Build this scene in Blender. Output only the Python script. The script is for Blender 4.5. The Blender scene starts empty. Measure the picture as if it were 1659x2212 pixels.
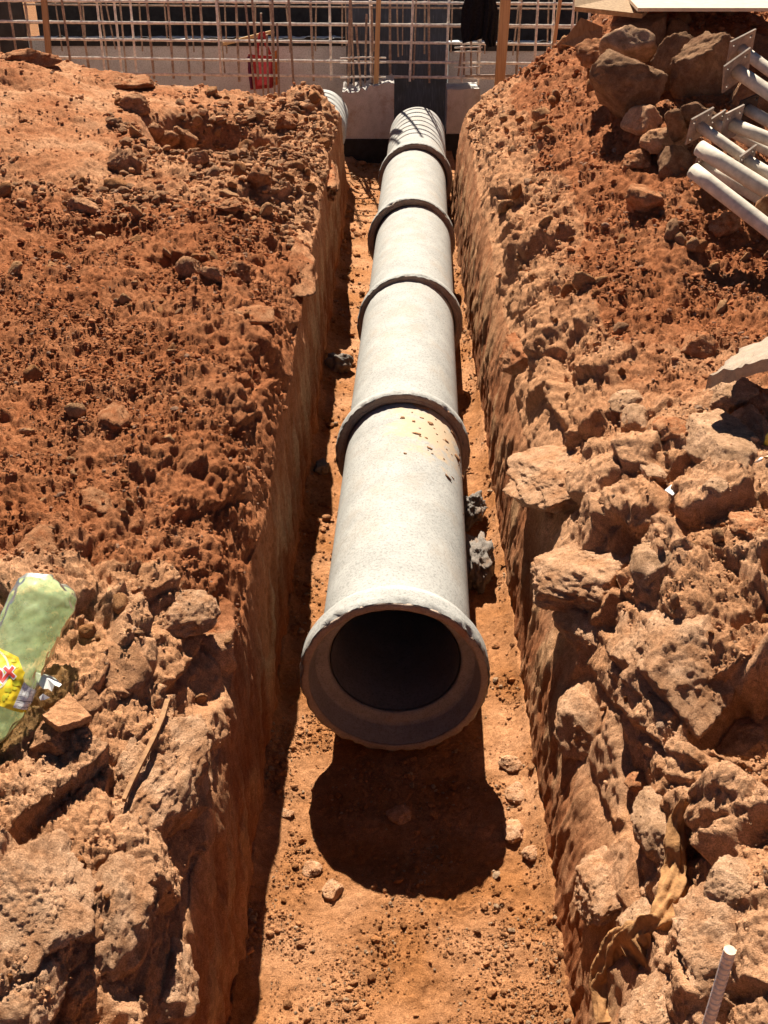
import bpy, math, time
import numpy as np
from mathutils import Vector, Matrix
from mathutils.bvhtree import BVHTree

T0 = time.time()
scene = bpy.context.scene
col = scene.collection
rng = np.random.default_rng(7)

# ------------------------------------------------------------------ camera, sky, sun, exposure
F_PX, CX, CY = 2450.0, 829.5, 1106.0          # focal length and centre on a 1659 x 2212 picture
PITCH = math.radians(30.5)
CAM_Z = 2.4
cp, sp = math.cos(PITCH), math.sin(PITCH)
cam_data = bpy.data.cameras.new("camera")
cam_data.sensor_fit = 'VERTICAL'
cam_data.sensor_height = 36.0
cam_data.sensor_width = 27.0
cam_data.lens = 36.0 * F_PX / 2212.0
cam_data.clip_start = 0.05
cam_data.clip_end = 2000
cam = bpy.data.objects.new("camera", cam_data)
col.objects.link(cam)
cam.location = (0, 0, CAM_Z)
cam.rotation_euler = (math.pi / 2 - PITCH, 0, 0)
scene.camera = cam

SUN_EL = math.radians(46.0)
SUN_AZ = math.radians(-7.0)                    # sun stands ahead of the camera, a little to the left
world = bpy.data.worlds.new("World")
scene.world = world
world.use_nodes = True
wn = world.node_tree
bg = wn.nodes["Background"]
sky = wn.nodes.new("ShaderNodeTexSky")
sky.sky_type = 'NISHITA'
sky.sun_disc = False
sky.sun_elevation = SUN_EL
sky.sun_rotation = SUN_AZ
sky.altitude = 2200
sky.air_density = 0.3
sky.dust_density = 0.4
sky.ozone_density = 0.6
wn.links.new(sky.outputs[0], bg.inputs[0])
bg.inputs[1].default_value = 0.05

sun_data = bpy.data.lights.new("sun", 'SUN')
sun_data.energy = 5.0
sun_data.angle = math.radians(0.5)
sun_data.color = (1.0, 0.91, 0.77)
sun = bpy.data.objects.new("sun", sun_data)
col.objects.link(sun)
to_sun = Vector((math.sin(SUN_AZ) * math.cos(SUN_EL), math.cos(SUN_AZ) * math.cos(SUN_EL), math.sin(SUN_EL)))
sun.rotation_euler = to_sun.to_track_quat('Z', 'Y').to_euler()
sun.location = to_sun * 30

scene.view_settings.view_transform = 'Standard'
scene.view_settings.look = 'None'
scene.view_settings.exposure = 1.42
scene.view_settings.gamma = 1.0
scene.render.engine = 'CYCLES'
scene.cycles.max_bounces = 8
scene.cycles.diffuse_bounces = 3
scene.cycles.use_denoising = True


def ray(x, y):
    """direction of the sight line through picture point x, y (1659 x 2212)"""
    u = (x - CX) / F_PX
    v = (y - CY) / F_PX
    return np.array([u, cp - v * sp, -sp - v * cp])


def at(x, y, Y=None, Z=None):
    d = ray(x, y)
    t = Y / d[1] if Y is not None else (Z - CAM_Z) / d[2]
    return np.array([0, 0, CAM_Z]) + d * t


def depth(p):
    return p[1] * cp + (CAM_Z - p[2]) * sp


# ------------------------------------------------------------------ noise
_perm = rng.permutation(256).astype(np.int32)
_grad = rng.normal(size=(256, 3)).astype(np.float32)
_grad /= np.linalg.norm(_grad, axis=1, keepdims=True)
_rand = rng.random((256, 4)).astype(np.float32)


def _h(ix, iy, iz):
    return _perm[(_perm[(_perm[ix & 255] + iy) & 255] + iz) & 255]


def perlin(P):
    P = np.asarray(P, np.float32)
    i = np.floor(P).astype(np.int32)
    f = P - i
    w = f * f * f * (f * (f * 6 - 15) + 10)
    out = 0
    for dx in (0, 1):
        wx = w[:, 0] if dx else 1 - w[:, 0]
        for dy in (0, 1):
            wy = w[:, 1] if dy else 1 - w[:, 1]
            for dz in (0, 1):
                wz = w[:, 2] if dz else 1 - w[:, 2]
                g = _grad[_h(i[:, 0] + dx, i[:, 1] + dy, i[:, 2] + dz)]
                dot = g[:, 0] * (f[:, 0] - dx) + g[:, 1] * (f[:, 1] - dy) + g[:, 2] * (f[:, 2] - dz)
                out = out + wx * wy * wz * dot
    return out * 1.5


def fbm(P, oct=4, lac=2.07, gain=0.5):
    P = np.asarray(P, np.float32)
    out, a = 0, 1.0
    for k in range(oct):
        out = out + a * perlin(P + 17.3 * k)
        P = P * lac
        a *= gain
    return out


def cells(P, seed=0, soft=.13):
    """Worley cells: F1, F2-F1, chunk height (a random tilted plate in each cell)"""
    P = np.asarray(P, np.float32)
    i = np.floor(P).astype(np.int32)
    f1 = np.full(len(P), 9., np.float32)
    f2 = np.full(len(P), 9., np.float32)
    hh = np.zeros(len(P), np.float32)
    hb = np.zeros(len(P), np.float32)
    rr = np.zeros(len(P), np.float32)
    for dx in (-1, 0, 1):
        for dy in (-1, 0, 1):
            for dz in (-1, 0, 1):
                cx, cy, cz = i[:, 0] + dx, i[:, 1] + dy, i[:, 2] + dz
                h = _h(cx + seed * 7, cy + seed * 13, cz + seed * 29)
                r = _rand[h]
                vx = P[:, 0] - (cx + r[:, 0])
                vy = P[:, 1] - (cy + r[:, 1])
                vz = P[:, 2] - (cz + r[:, 2])
                d = vx * vx + vy * vy + vz * vz
                near = d < f1
                g = _grad[h]
                plate = (r[:, 3] - 0.5) + 0.9 * (g[:, 0] * vx + g[:, 1] * vy + g[:, 2] * vz)
                hb = np.where(near, hh, np.where(d < f2, plate, hb))
                hh = np.where(near, plate, hh)
                f2 = np.where(near, f1, np.minimum(f2, d))
                f1 = np.where(near, d, f1)
                rr = np.where(near, r[:, 3], rr)
    f1 = np.sqrt(f1)
    e = np.sqrt(f2) - f1
    w = .5 * (1 - sstep(0, soft, e))
    return f1, e, hh * (1 - w) + hb * w, rr


def sstep(a, b, x):
    t = np.clip((x - a) / (b - a), 0, 1)
    return t * t * (3 - 2 * t)


# ------------------------------------------------------------------ mesh and object helpers
def mesh_np(name, V, Fc, smooth=False, colors=None, cdom='POINT'):
    V = np.ascontiguousarray(V, np.float32)
    me = bpy.data.meshes.new(name)
    if isinstance(Fc, np.ndarray):
        n, k = Fc.shape
        flat = np.ascontiguousarray(Fc, np.int32).ravel()
        starts = np.arange(0, n * k, k, dtype=np.int32)
        totals = np.full(n, k, np.int32)
    else:
        n = len(Fc)
        totals = np.array([len(f) for f in Fc], np.int32)
        flat = np.array([i for f in Fc for i in f], np.int32)
        starts = np.concatenate([[0], np.cumsum(totals)[:-1]]).astype(np.int32)
    me.vertices.add(len(V))
    me.vertices.foreach_set('co', V.ravel())
    me.loops.add(len(flat))
    me.loops.foreach_set('vertex_index', flat)
    me.polygons.add(n)
    me.polygons.foreach_set('loop_start', starts)
    me.polygons.foreach_set('loop_total', totals)
    me.update(calc_edges=True)
    me.polygons.foreach_set('use_smooth', np.full(n, smooth, bool))
    if colors is not None:
        ca = me.color_attributes.new('soil', 'FLOAT_COLOR', cdom)
        c4 = np.ones((len(colors), 4), np.float32)
        c4[:, :3] = colors
        ca.data.foreach_set('color', c4.ravel())
    return me


def tag(o, label=None, cat=None, group=None, kind=None):
    if label: o['label'] = label
    if cat: o['category'] = cat
    if group: o['group'] = group
    if kind: o['kind'] = kind
    return o


def thing(name, loc, label, cat, group=None):
    o = bpy.data.objects.new(name, None)
    o.empty_display_size = 0.1
    col.objects.link(o)
    o.location = Vector([float(a) for a in loc])
    return tag(o, label, cat, group)


def base_of(o):
    v = np.zeros(3)
    while o is not None:
        v += np.array(o.location)
        o = o.parent
    return v


def add(name, V, Fc, material, parent=None, smooth=False, colors=None, cdom='POINT', label=None, cat=None, group=None,
        kind=None, origin=None):
    """one mesh object; V is in world coordinates"""
    V = np.asarray(V, float)
    if parent is not None:
        o0 = base_of(parent)
    elif origin is not None:
        o0 = np.asarray(origin, float)
    else:
        o0 = np.zeros(3)
    me = mesh_np(name, V - o0, Fc, smooth, colors, cdom)
    o = bpy.data.objects.new(name, me)
    if material is not None:
        me.materials.append(material)
    col.objects.link(o)
    if parent is not None:
        o.parent = parent
    else:
        o.location = o0
    return tag(o, label, cat, group, kind)


class MB:
    """collects shapes for one mesh"""
    def __init__(self):
        self.V, self.F = [], []

    def put(self, V, Fc):
        o = len(self.V)
        self.V += [tuple(map(float, v)) for v in V]
        self.F += [tuple(int(i) + o for i in f) for f in Fc]
        return self

    def box(self, c, size, R=None, bevel=0.0):
        sx, sy, sz = [s / 2 for s in size]
        if bevel <= 0:
            V = np.array([(x, y, z) for x in (-sx, sx) for y in (-sy, sy) for z in (-sz, sz)])
            Fc = [(0, 1, 3, 2), (4, 6, 7, 5), (0, 4, 5, 1), (2, 3, 7, 6), (0, 2, 6, 4), (1, 5, 7, 3)]
        else:
            import bmesh
            bm = bmesh.new()
            bmesh.ops.create_cube(bm, size=1)
            bmesh.ops.scale(bm, vec=(size[0], size[1], size[2]), verts=bm.verts)
            bmesh.ops.bevel(bm, geom=bm.edges[:], offset=bevel, segments=1, affect='EDGES')
            V = np.array([v.co[:] for v in bm.verts])
            Fc = [[v.index for v in f.verts] for f in bm.faces]
            bm.free()
        if R is not None:
            V = V @ np.asarray(R).T
        return self.put(V + np.asarray(c), Fc)

    def tube(self, path, rad, n=10, caps=True):
        path = np.asarray(path, float)
        m = len(path)
        rad = np.full(m, rad) if np.isscalar(rad) else np.asarray(rad, float)
        tang = np.gradient(path, axis=0)
        tang /= np.linalg.norm(tang, axis=1, keepdims=True) + 1e-12
        ref = np.array([0, 0, 1.]) if abs(tang[0][2]) < .9 else np.array([1., 0, 0])
        V = []
        a = np.cross(ref, tang[0]); a /= np.linalg.norm(a)
        for k in range(m):
            a = a - tang[k] * a.dot(tang[k]); a /= np.linalg.norm(a)
            b = np.cross(tang[k], a)
            for j in range(n):
                t = 2 * math.pi * j / n
                V.append(path[k] + rad[k] * (a * math.cos(t) + b * math.sin(t)))
        Fc = [(k * n + j, k * n + (j + 1) % n, (k + 1) * n + (j + 1) % n, (k + 1) * n + j) for k in range(m - 1) for j in range(n)]
        if caps:
            Fc.append(tuple(range(n))[::-1])
            Fc.append(tuple((m - 1) * n + j for j in range(n)))
        return self.put(V, Fc)

    def build(self, name, material, parent=None, **kw):
        return add(name, np.array(self.V), self.F, material, parent, **kw)


def frame(ax, ref=(0, 0, 1)):
    """rotation whose columns are x, y, z with z along ax"""
    z = np.asarray(ax, float); z = z / np.linalg.norm(z)
    x = np.cross(ref, z)
    if np.linalg.norm(x) < 1e-6: x = np.cross((1, 0, 0), z)
    x /= np.linalg.norm(x)
    return np.stack([x, np.cross(z, x), z], axis=1)


def rotz(a):
    c, s = math.cos(a), math.sin(a)
    return np.array([[c, -s, 0], [s, c, 0], [0, 0, 1.]])


# ------------------------------------------------------------------ materials
def new_mat(name):
    m = bpy.data.materials.new(name)
    m.use_nodes = True
    return m, m.node_tree, m.node_tree.nodes["Principled BSDF"]


def N(nt, kind, **kw):
    n = nt.nodes.new(kind)
    for k, v in kw.items():
        if k in n.inputs.keys() if isinstance(k, str) else False:
            n.inputs[k].default_value = v
        else:
            setattr(n, k, v)
    return n


def noise_node(nt, scale, detail=5, rough=0.6, vec=None):
    n = nt.nodes.new("ShaderNodeTexNoise")
    n.inputs['Scale'].default_value = scale
    n.inputs['Detail'].default_value = detail
    n.inputs['Roughness'].default_value = rough
    if vec is not None: nt.links.new(vec, n.inputs['Vector'])
    return n


def ramp(nt, fac, stops):
    r = nt.nodes.new("ShaderNodeValToRGB")
    el = r.color_ramp.elements
    while len(el) < len(stops): el.new(0.5)
    for e, (p, c) in zip(el, stops):
        e.position = p
        e.color = (*c, 1) if len(c) == 3 else c
    nt.links.new(fac, r.inputs[0])
    return r


def mixc(nt, a, b, fac, mode='MIX'):
    m = nt.nodes.new("ShaderNodeMix")
    m.data_type = 'RGBA'
    m.blend_type = mode
    for sock, val in ((m.inputs[6], a), (m.inputs[7], b), (m.inputs[0], fac)):
        if isinstance(val, bpy.types.NodeSocket): nt.links.new(val, sock)
        elif isinstance(val, (int, float)): sock.default_value = val
        else: sock.default_value = (*val, 1)
    return m.outputs[2]


def bump(nt, height, dist, strength=1.0, prev=None):
    b = nt.nodes.new("ShaderNodeBump")
    b.inputs['Strength'].default_value = strength
    b.inputs['Distance'].default_value = dist
    nt.links.new(height, b.inputs['Height'])
    if prev is not None: nt.links.new(prev, b.inputs['Normal'])
    return b.outputs[0]


def soil_material(name, source='attr', tint=(1, 1, 1)):
    m, nt, p = new_mat(name)
    p.inputs['Roughness'].default_value = 1.0
    p.inputs['Specular IOR Level'].default_value = 0.08
    geo = nt.nodes.new("ShaderNodeNewGeometry")
    pos = geo.outputs['Position']
    if source == 'attr':
        a = nt.nodes.new("ShaderNodeAttribute")
        a.attribute_name = 'soil'
        base = a.outputs['Color']
    else:
        oi = nt.nodes.new("ShaderNodeObjectInfo")
        base = ramp(nt, oi.outputs['Random'], [(0.0, (.30, .12, .045)), (0.35, (.42, .19, .075)), (0.7, (.50, .27, .13)), (1.0, (.36, .19, .10))]).outputs[0]
    n1 = noise_node(nt, 55, 6, 0.65, pos)
    n2 = noise_node(nt, 9, 4, 0.6, pos)
    r1 = ramp(nt, n1.outputs[0], [(0.30, (.62, .58, .55)), (0.5, (.95, .95, .95)), (0.72, (1.28, 1.3, 1.34))])
    r2 = ramp(nt, n2.outputs[0], [(0.3, (.80, .78, .76)), (0.7, (1.15, 1.17, 1.2))])
    ng = noise_node(nt, 330, 2, 0.6, pos)
    rg = ramp(nt, ng.outputs[0], [(0.35, (.66, .60, .56)), (0.62, (1.22, 1.25, 1.3))])
    c = mixc(nt, base, r1.outputs[0], 0.8, 'MULTIPLY')
    c = mixc(nt, c, rg.outputs[0], 0.7, 'MULTIPLY')
    c = mixc(nt, c, r2.outputs[0], 0.8, 'MULTIPLY')
    c = mixc(nt, c, tint, 1.0, 'MULTIPLY')
    nt.links.new(c, p.inputs['Base Color'])
    n3 = noise_node(nt, 120, 8, 0.78, pos)
    n4 = noise_node(nt, 420, 3, 0.6, pos)
    n5 = noise_node(nt, 42, 6, 0.7, pos)
    b = bump(nt, n5.outputs[0], 0.019, 0.85)
    b = bump(nt, n3.outputs[0], 0.012, 1.0, b)
    b = bump(nt, n4.outputs[0], 0.004, 0.8, b)
    nt.links.new(b, p.inputs['Normal'])
    return m


def simple(name, color, rough=0.8, var=0.25, scale=30, bumpd=0.0, metal=0.0, spec=0.3):
    m, nt, p = new_mat(name)
    p.inputs['Roughness'].default_value = rough
    p.inputs['Metallic'].default_value = metal
    p.inputs['Specular IOR Level'].default_value = spec
    tc = nt.nodes.new("ShaderNodeTexCoord")
    n = noise_node(nt, scale, 6, 0.65, tc.outputs['Object'])
    lo = tuple(c * (1 - var) for c in color)
    hi = tuple(min(1, c * (1 + var)) for c in color)
    r = ramp(nt, n.outputs[0], [(0.3, lo), (0.7, hi)])
    nt.links.new(r.outputs[0], p.inputs['Base Color'])
    if bumpd:
        nt.links.new(bump(nt, n.outputs[0], bumpd), p.inputs['Normal'])
    return m


M_SOIL = soil_material("soil")
M_CLOD = soil_material("clod", 'random')


def concrete_material(name, color, stain=None, stain_fac=0.0, scale=14, bumpd=0.002):
    m, nt, p = new_mat(name)
    p.inputs['Roughness'].default_value = 0.9
    p.inputs['Specular IOR Level'].default_value = 0.2
    tc = nt.nodes.new("ShaderNodeTexCoord")
    o = tc.outputs['Object']
    n1 = noise_node(nt, scale, 6, 0.6, o)
    n2 = noise_node(nt, scale * 14, 3, 0.7, o)
    a = ramp(nt, n1.outputs[0], [(0.3, tuple(c * .84 for c in color)), (0.7, tuple(min(1, c * 1.10) for c in color))])
    b = ramp(nt, n2.outputs[0], [(0.36, (.62, .62, .62)), (0.50, (1, 1, 1))])
    c = mixc(nt, a.outputs[0], b.outputs[0], 0.75, 'MULTIPLY')
    n4 = noise_node(nt, 85, 4, 0.75, o)
    b4 = ramp(nt, n4.outputs[0], [(0.36, (.78, .78, .78)), (0.52, (1.04, 1.04, 1.04))])
    c = mixc(nt, c, b4.outputs[0], 0.6, 'MULTIPLY')
    if stain is not None:
        n3 = noise_node(nt, scale * .35, 5, 0.7, o)
        s = ramp(nt, n3.outputs[0], [(0.52, (0, 0, 0)), (0.70, (1, 1, 1))])
        mul = nt.nodes.new("ShaderNodeMath"); mul.operation = 'MULTIPLY'
        nt.links.new(s.outputs[0], mul.inputs[0]); mul.inputs[1].default_value = stain_fac
        c = mixc(nt, c, stain, mul.outputs[0])
    nt.links.new(c, p.inputs['Base Color'])
    nt.links.new(bump(nt, n2.outputs[0], bumpd, 0.6), p.inputs['Normal'])
    return m


M_PIPE = concrete_material("pipe_concrete", (.375, .368, .345), (.33, .265, .20), 0.55, 9)
def muddy_pipe_material():
    m = concrete_material("muddy_pipe_concrete", (.375, .368, .345), (.33, .265, .20), 0.45, 9)
    nt = m.node_tree
    p = nt.nodes["Principled BSDF"]
    old = p.inputs['Base Color'].links[0].from_socket
    tc = nt.nodes.new("ShaderNodeTexCoord")
    dist = nt.nodes.new("ShaderNodeVectorMath"); dist.operation = 'DISTANCE'
    mp = nt.nodes.new("ShaderNodeMapping"); mp.inputs['Scale'].default_value = (1.0, .75, 1.0)
    nt.links.new(tc.outputs['Object'], mp.inputs[0]); nt.links.new(mp.outputs[0], dist.inputs[0])
    dist.inputs[1].default_value = (.15, .93, .47)
    n = noise_node(nt, 16, 6, .7, tc.outputs['Object'])
    sub = nt.nodes.new("ShaderNodeMath"); sub.operation = 'MULTIPLY_ADD'
    nt.links.new(n.outputs[0], sub.inputs[0]); sub.inputs[1].default_value = .55; nt.links.new(dist.outputs['Value'], sub.inputs[2])
    r = ramp(nt, sub.outputs[0], [(.36, (1, 1, 1)), (.46, (0, 0, 0))])
    c = mixc(nt, old, (.46, .35, .24), r.outputs[0])
    nt.links.new(c, p.inputs['Base Color'])
    return m


M_PIPE_MUD = muddy_pipe_material()
M_LIP = concrete_material("pipe_lip_concrete", (.36, .27, .21), (.27, .12, .06), 0.95, 16, .004)
M_BORE = concrete_material("shaded_bore_concrete", (.22, .20, .19), (.2, .16, .13), 0.5, 9)  # darker copy of the pipe concrete: the inside's shade put into the colour
M_SOCKET = concrete_material("shaded_socket_concrete", (.33, .29, .26), (.26, .15, .09), 0.7, 14)  # earth stains over a base darkened to carry the shade of the mouth
M_MORTAR = concrete_material("mortar", (.22, .19, .165), (.28, .16, .09), 0.8, 25, .008)
M_WALL = concrete_material("wall_concrete", (.56, .58, .60), (.42, .43, .44), 0.6, 5)
M_BLOCK = concrete_material("block_concrete", (.50, .47, .45), (.30, .21, .15), 0.85, 14, .004)
M_RUBBLE = concrete_material("broken_concrete", (.58, .55, .51), (.40, .33, .27), 0.7, 40, .008)
M_TAR = simple("bitumen_paint", (.018, .017, .018), .75, .5, 20, .003)
M_VOID = simple("void_black", (.034, .032, .032), .8, .5, 12, .002)  # darkness of the openings painted on the sheets behind the walls
M_GREYP = simple("grey_formwork", (.05, .047, .045), .8, .4, 8, .002)
M_STEEL = simple("rusty_steel", (.34, .25, .19), .75, .45, 40, .001, 0.2)
M_STEELC = simple("cement_splashed_steel", (.72, .66, .58), .9, .35, 30, .002)
M_PROP = simple("dusty_galvanised_tube", (.55, .48, .385), .8, .25, 25, .001, 0.0)
M_PLATE = simple("dusty_steel_plate", (.27, .21, .165), .75, .4, 30, .001, 0.2)
M_PLATED = simple("dark_steel_plate", (.035, .03, .03), .6, .4, 30, .001, 0.4)
M_JACKET = simple("black_cloth", (.012, .011, .013), .95, .4, 60, .002, 0, .1)
M_RED = simple("red_cloth", (.33, .03, .03), .85, .25, 40, .001)
M_PINK = simple("pink_cloth", (.50, .07, .09), .85, .2, 40, .001)
M_PURPLE = simple("purple_cloth", (.12, .02, .06), .85, .2, 40, .001)
M_ORANGE = simple("orange_cloth", (.45, .13, .03), .85, .2, 40, .001)
M_RAG = simple("muddy_cloth", (.33, .165, .065), .95, .35, 60, .004)


def wood_material(name, color, dark, sx=3, sz=60):
    m, nt, p = new_mat(name)
    p.inputs['Roughness'].default_value = 0.8
    p.inputs['Specular IOR Level'].default_value = 0.2
    tc = nt.nodes.new("ShaderNodeTexCoord")
    mp = nt.nodes.new("ShaderNodeMapping")
    mp.inputs['Scale'].default_value = (sz, sz, sx)
    nt.links.new(tc.outputs['Object'], mp.inputs[0])
    n = noise_node(nt, 1.0, 6, 0.65, mp.outputs[0])
    r = ramp(nt, n.outputs[0], [(0.3, dark), (0.65, color)])
    nt.links.new(r.outputs[0], p.inputs['Base Color'])
    nt.links.new(bump(nt, n.outputs[0], 0.002), p.inputs['Normal'])
    return m


M_WOOD = wood_material("pine_wood", (.60, .40, .20), (.42, .25, .11))
M_PLY = wood_material("pale_plywood", (.62, .48, .33), (.52, .39, .26), 6, 25)
M_OLDWOOD = wood_material("weathered_wood", (.40, .26, .14), (.24, .14, .07))


def navy_panel_material():
    m, nt, p = new_mat("navy_waterproofing")
    p.inputs['Roughness'].default_value = 0.7
    tc = nt.nodes.new("ShaderNodeTexCoord")
    mp = nt.nodes.new("ShaderNodeMapping")
    mp.inputs['Scale'].default_value = (60, 60, 7)
    nt.links.new(tc.outputs['Object'], mp.inputs[0])
    n = noise_node(nt, 1.0, 5, 0.6, mp.outputs[0])
    r = ramp(nt, n.outputs[0], [(0.45, (.030, .040, .060)), (0.62, (.050, .062, .085)), (0.76, (.26, .24, .23))])
    n2 = noise_node(nt, 3, 4, 0.6, tc.outputs['Object'])
    r2 = ramp(nt, n2.outputs[0], [(0.4, (.8, .8, .8)), (0.62, (1.3, 1.35, 1.5))])
    c = mixc(nt, r.outputs[0], r2.outputs[0], 0.8, 'MULTIPLY')
    nt.links.new(c, p.inputs['Base Color'])
    return m


M_NAVY = navy_panel_material()

RED = np.array([.42, .150, .058])
TAN = np.array([.64, .325, .162])
PALE = np.array([.73, .44, .26])
BROWN = np.array([.27, .105, .040])


# ------------------------------------------------------------------ ground: the two banks of the trench
def xbase(side, Y):
    b = (-.375 + .0105 * Y) if side < 0 else (.415 + .0097 * Y)
    return np.abs(b) * sstep(.42, .75, Y)


def wall_height(side, Y):
    if side < 0:
        return np.interp(Y, [0, 1.4, 2.5, 3.7, 5, 8], [.52, .54, .60, .68, .73, .76])
    return np.interp(Y, [0, 1.5, 2.1, 2.6, 4, 6, 8], [.42, .42, .38, .48, .50, .60, .72])


def top_height(side, X, Y):
    """height of the bank well behind its edge; X is the distance from the camera's middle line"""
    if side < 0:
        h = .93 + .0 * X
        h = h + .17 * np.clip(X - .8, 0, 3) * sstep(4.8, 7.6, Y)
        h = h - .09 * sstep(2.3, 1.4, Y)
        h = h - .27 * np.exp(-(((X - .98) / .42) ** 2 + ((Y - 7.0) / .46) ** 2) ** 3)      # hollow with a shaded back
        h = h - .095 * sstep(6.6, 7.9, Y)
        h = h + .12 * np.exp(-((X - .55) / .16) ** 2 - ((Y - 8.1) / .3) ** 2)
        h = h - .10 * np.exp(-(((X - 2.5) / .35) ** 2 + ((Y - 7.5) / .25) ** 2) ** 2)
        h = h - .10 * np.exp(-(((X - 1.25) / .22) ** 2 + ((Y - 5.0) / .16) ** 2) ** 2)
        h = h - .07 * np.exp(-(((X - .85) / .12) ** 2 + ((Y - 4.55) / .12) ** 2) ** 2)
        return h
    h = .92 + .40 * sstep(.68, 1.55, X) * sstep(3.5, 6.2, Y)
    h = h + .22 * sstep(1.2, 1.65, X) * sstep(6.3, 7.0, Y)
    h = h - .06 * sstep(2.6, 1.6, Y)
    h = h - .16 * np.exp(-(((X - .60) / .085) ** 2 + ((Y - 1.66) / .10) ** 2) ** 2)          # shaded pocket
    h = h - .20 * np.exp(-(((X - .82) / .14) ** 2 + ((Y - 1.92) / .085) ** 2) ** 2)          # hollow under the big block
    h = h - .14 * np.exp(-(((X - .66) / .10) ** 2 + ((Y - 2.62) / .10) ** 2) ** 2)
    return h


def build_bank(side):
    name = 'ground_left_bank' if side < 0 else 'ground_right_bank'
    ys = [0.36]
    while ys[-1] < 8.95:
        ys.append(ys[-1] + (0.0043 * max(ys[-1], .9) ** .72 if ys[-1] > 1.05 else .02))
    ys = np.array(ys)
    NW, NT = 48, 265
    Y = ys[:, None]
    xb = xbase(side, Y)
    hw = wall_height(side, Y) + .018 * np.interp(ys, np.linspace(0, 9, 60), rng.normal(size=60))[:, None]
    W = (.29 * Y + .30) - xb * .55
    # wall columns then top columns
    q = np.linspace(0, 1, NW)[None, :]
    t = np.linspace(0, 1, NT + 1)[None, 1:] ** 1.12
    la, lb = (.006, .022) if side < 0 else (.035, .045)
    Xw = xb + la * q + lb * q ** 4
    Zw = -.05 + (hw + .05) * q
    dx = W * t
    Xt = xb + la + lb + dx
    th = top_height(side, Xt, Y + 0 * Xt)
    lift = 1 - np.exp(-dx / .13)
    Zt = hw + (th - hw) * lift
    X = np.concatenate([Xw + 0 * Y, Xt], 1)
    Z = np.concatenate([Zw + 0 * Y, Zt], 1)
    Yg = Y + 0 * X
    fall = 1 - sstep(8.45, 8.92, Yg + .10 * np.sin(X * 5) + .05 * np.sin(X * 13))
    Z = np.where(Z > 0, Z * fall, Z)
    nr, nc = X.shape
    P = np.stack([side * X, Yg, Z], -1)
    # normals of the plain surface
    dR = np.gradient(P, axis=0)
    dC = np.gradient(P, axis=1)
    Nn = np.cross(dC, dR) * (1 if side > 0 else -1)
    Nn /= np.linalg.norm(Nn, axis=-1, keepdims=True) + 1e-9
    P2 = P.reshape(-1, 3).astype(np.float32)
    Nf = Nn.reshape(-1, 3)
    x, y, z = X.ravel(), Yg.ravel(), Z.ravel()
    isw = np.concatenate([np.ones(NW), np.zeros(NT)])[None, :].repeat(nr, 0).ravel()
    dxr = np.concatenate([np.zeros((nr, NW)), dx], 1).ravel()
    # zones
    wob = fbm(P2 * 1.7 + 5, 3) * .35
    if side < 0:
        near = sstep(2.55, 1.95, y + wob)                               # broken clay blocks at the front
        comp = sstep(5.2, 6.0, y + wob) * sstep(.95, 1.5, x + wob)      # trampled ground at the back
        stony = sstep(5.0, 5.6, y + wob) * (1 - comp)
        red = np.clip(1 - near - comp - stony, 0, 1)
    else:
        red = sstep(3.35, 3.85, y + wob) * sstep(.62, .95, x + wob * .6 - .03 * (y - 4))
        near = 1 - sstep(2.9, 3.5, y + wob)
        comp = sstep(2.6, 3.0, y) * sstep(3.9, 3.4, y + wob) * .7
        stony = np.clip(1 - near - red - comp, 0, 1)
    edge = np.exp(-dxr / .22) * (1 - isw)
    blocky = np.clip(near + .8 * edge + .35 * stony, 0, 1.1) * (1 - .35 * sstep(3.5, 6.5, y))
    # displacement
    warp = np.stack([fbm(P2 * 6 + 31, 2), fbm(P2 * 6 + 57, 2), fbm(P2 * 6 + 83, 2)], -1) * .016
    f1, e1, h1, r1 = cells((P2 + warp) * np.array([5.2, 4.2, 5.5]) + 3, 1, .10)
    f2, e2, h2, r2 = cells((P2 + warp * .6) * np.array([13., 11., 13.]) + 9, 2, .09)
    f3, e3, h3, r3 = cells(P2 * 27. + warp * 14, 3, .2)
    big = fbm(P2 * 1.3 + 11, 3)
    fine = fbm(P2 * 16, 4, gain=.55)
    vfine = fbm(P2 * 60 + 3, 3, gain=.6)
    med = fbm(P2 * 4.5 + 19, 3)
    f6, e6, h6, r6 = cells(P2 * 50. + warp * 20, 6)
    loose = np.clip(red + stony, 0, 1)
    d_top = .045 * big + .020 * med * (1 - .3 * comp)
    d_top += blocky * (.066 * h1 - .022 * (1 - sstep(0, .14, e1)))
    d_top += (.35 + .65 * blocky) * (.013 * h2 - .006 * (1 - sstep(0, .12, e2))) * (1 - .3 * comp)
    d_top += (.35 + .65 * loose) * (.013 * h3 + .0055 * np.sqrt(np.clip(.62 - f6, 0, 1) / .62) * (r6 > .3) * (.5 + r6))
    d_top += (.010 + .005 * red) * fine + .0055 * vfine + near * .0035 * fbm(P2 * 150, 2)
    lip = sstep(-.02, .10, dxr)
    d_top = d_top * (.30 + .70 * lip)
    # tooth-scraped cut face: grooves running down it
    gro = fbm(P2 * np.array([9., 30., 3.0]) + 7, 4)
    f4, e4, h4, r4 = cells(P2 * np.array([6., 8., 4.2]) + 21, 4)
    f5, e5, h5, r5 = cells(P2 * np.array([22., 26., 13.]) + 2, 5)
    d_wall = .006 * gro + .008 * h4 + .004 * h5 + .005 * fine + .002 * vfine + .008 * fbm(P2 * 5 + 90, 3)
    low = 1 - sstep(0, .10, z)
    d_wall += low * .02 * fbm(P2 * 9 + 40, 3)
    k = np.concatenate([np.linspace(0, 1, NW) ** 4, np.ones(NT)])[None, :].repeat(nr, 0).ravel()
    d = d_wall * (1 - k) + d_top * k
    d *= sstep(.45, .8, y)
    P3 = P2 + (Nf * d[:, None]).astype(np.float32)
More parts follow.
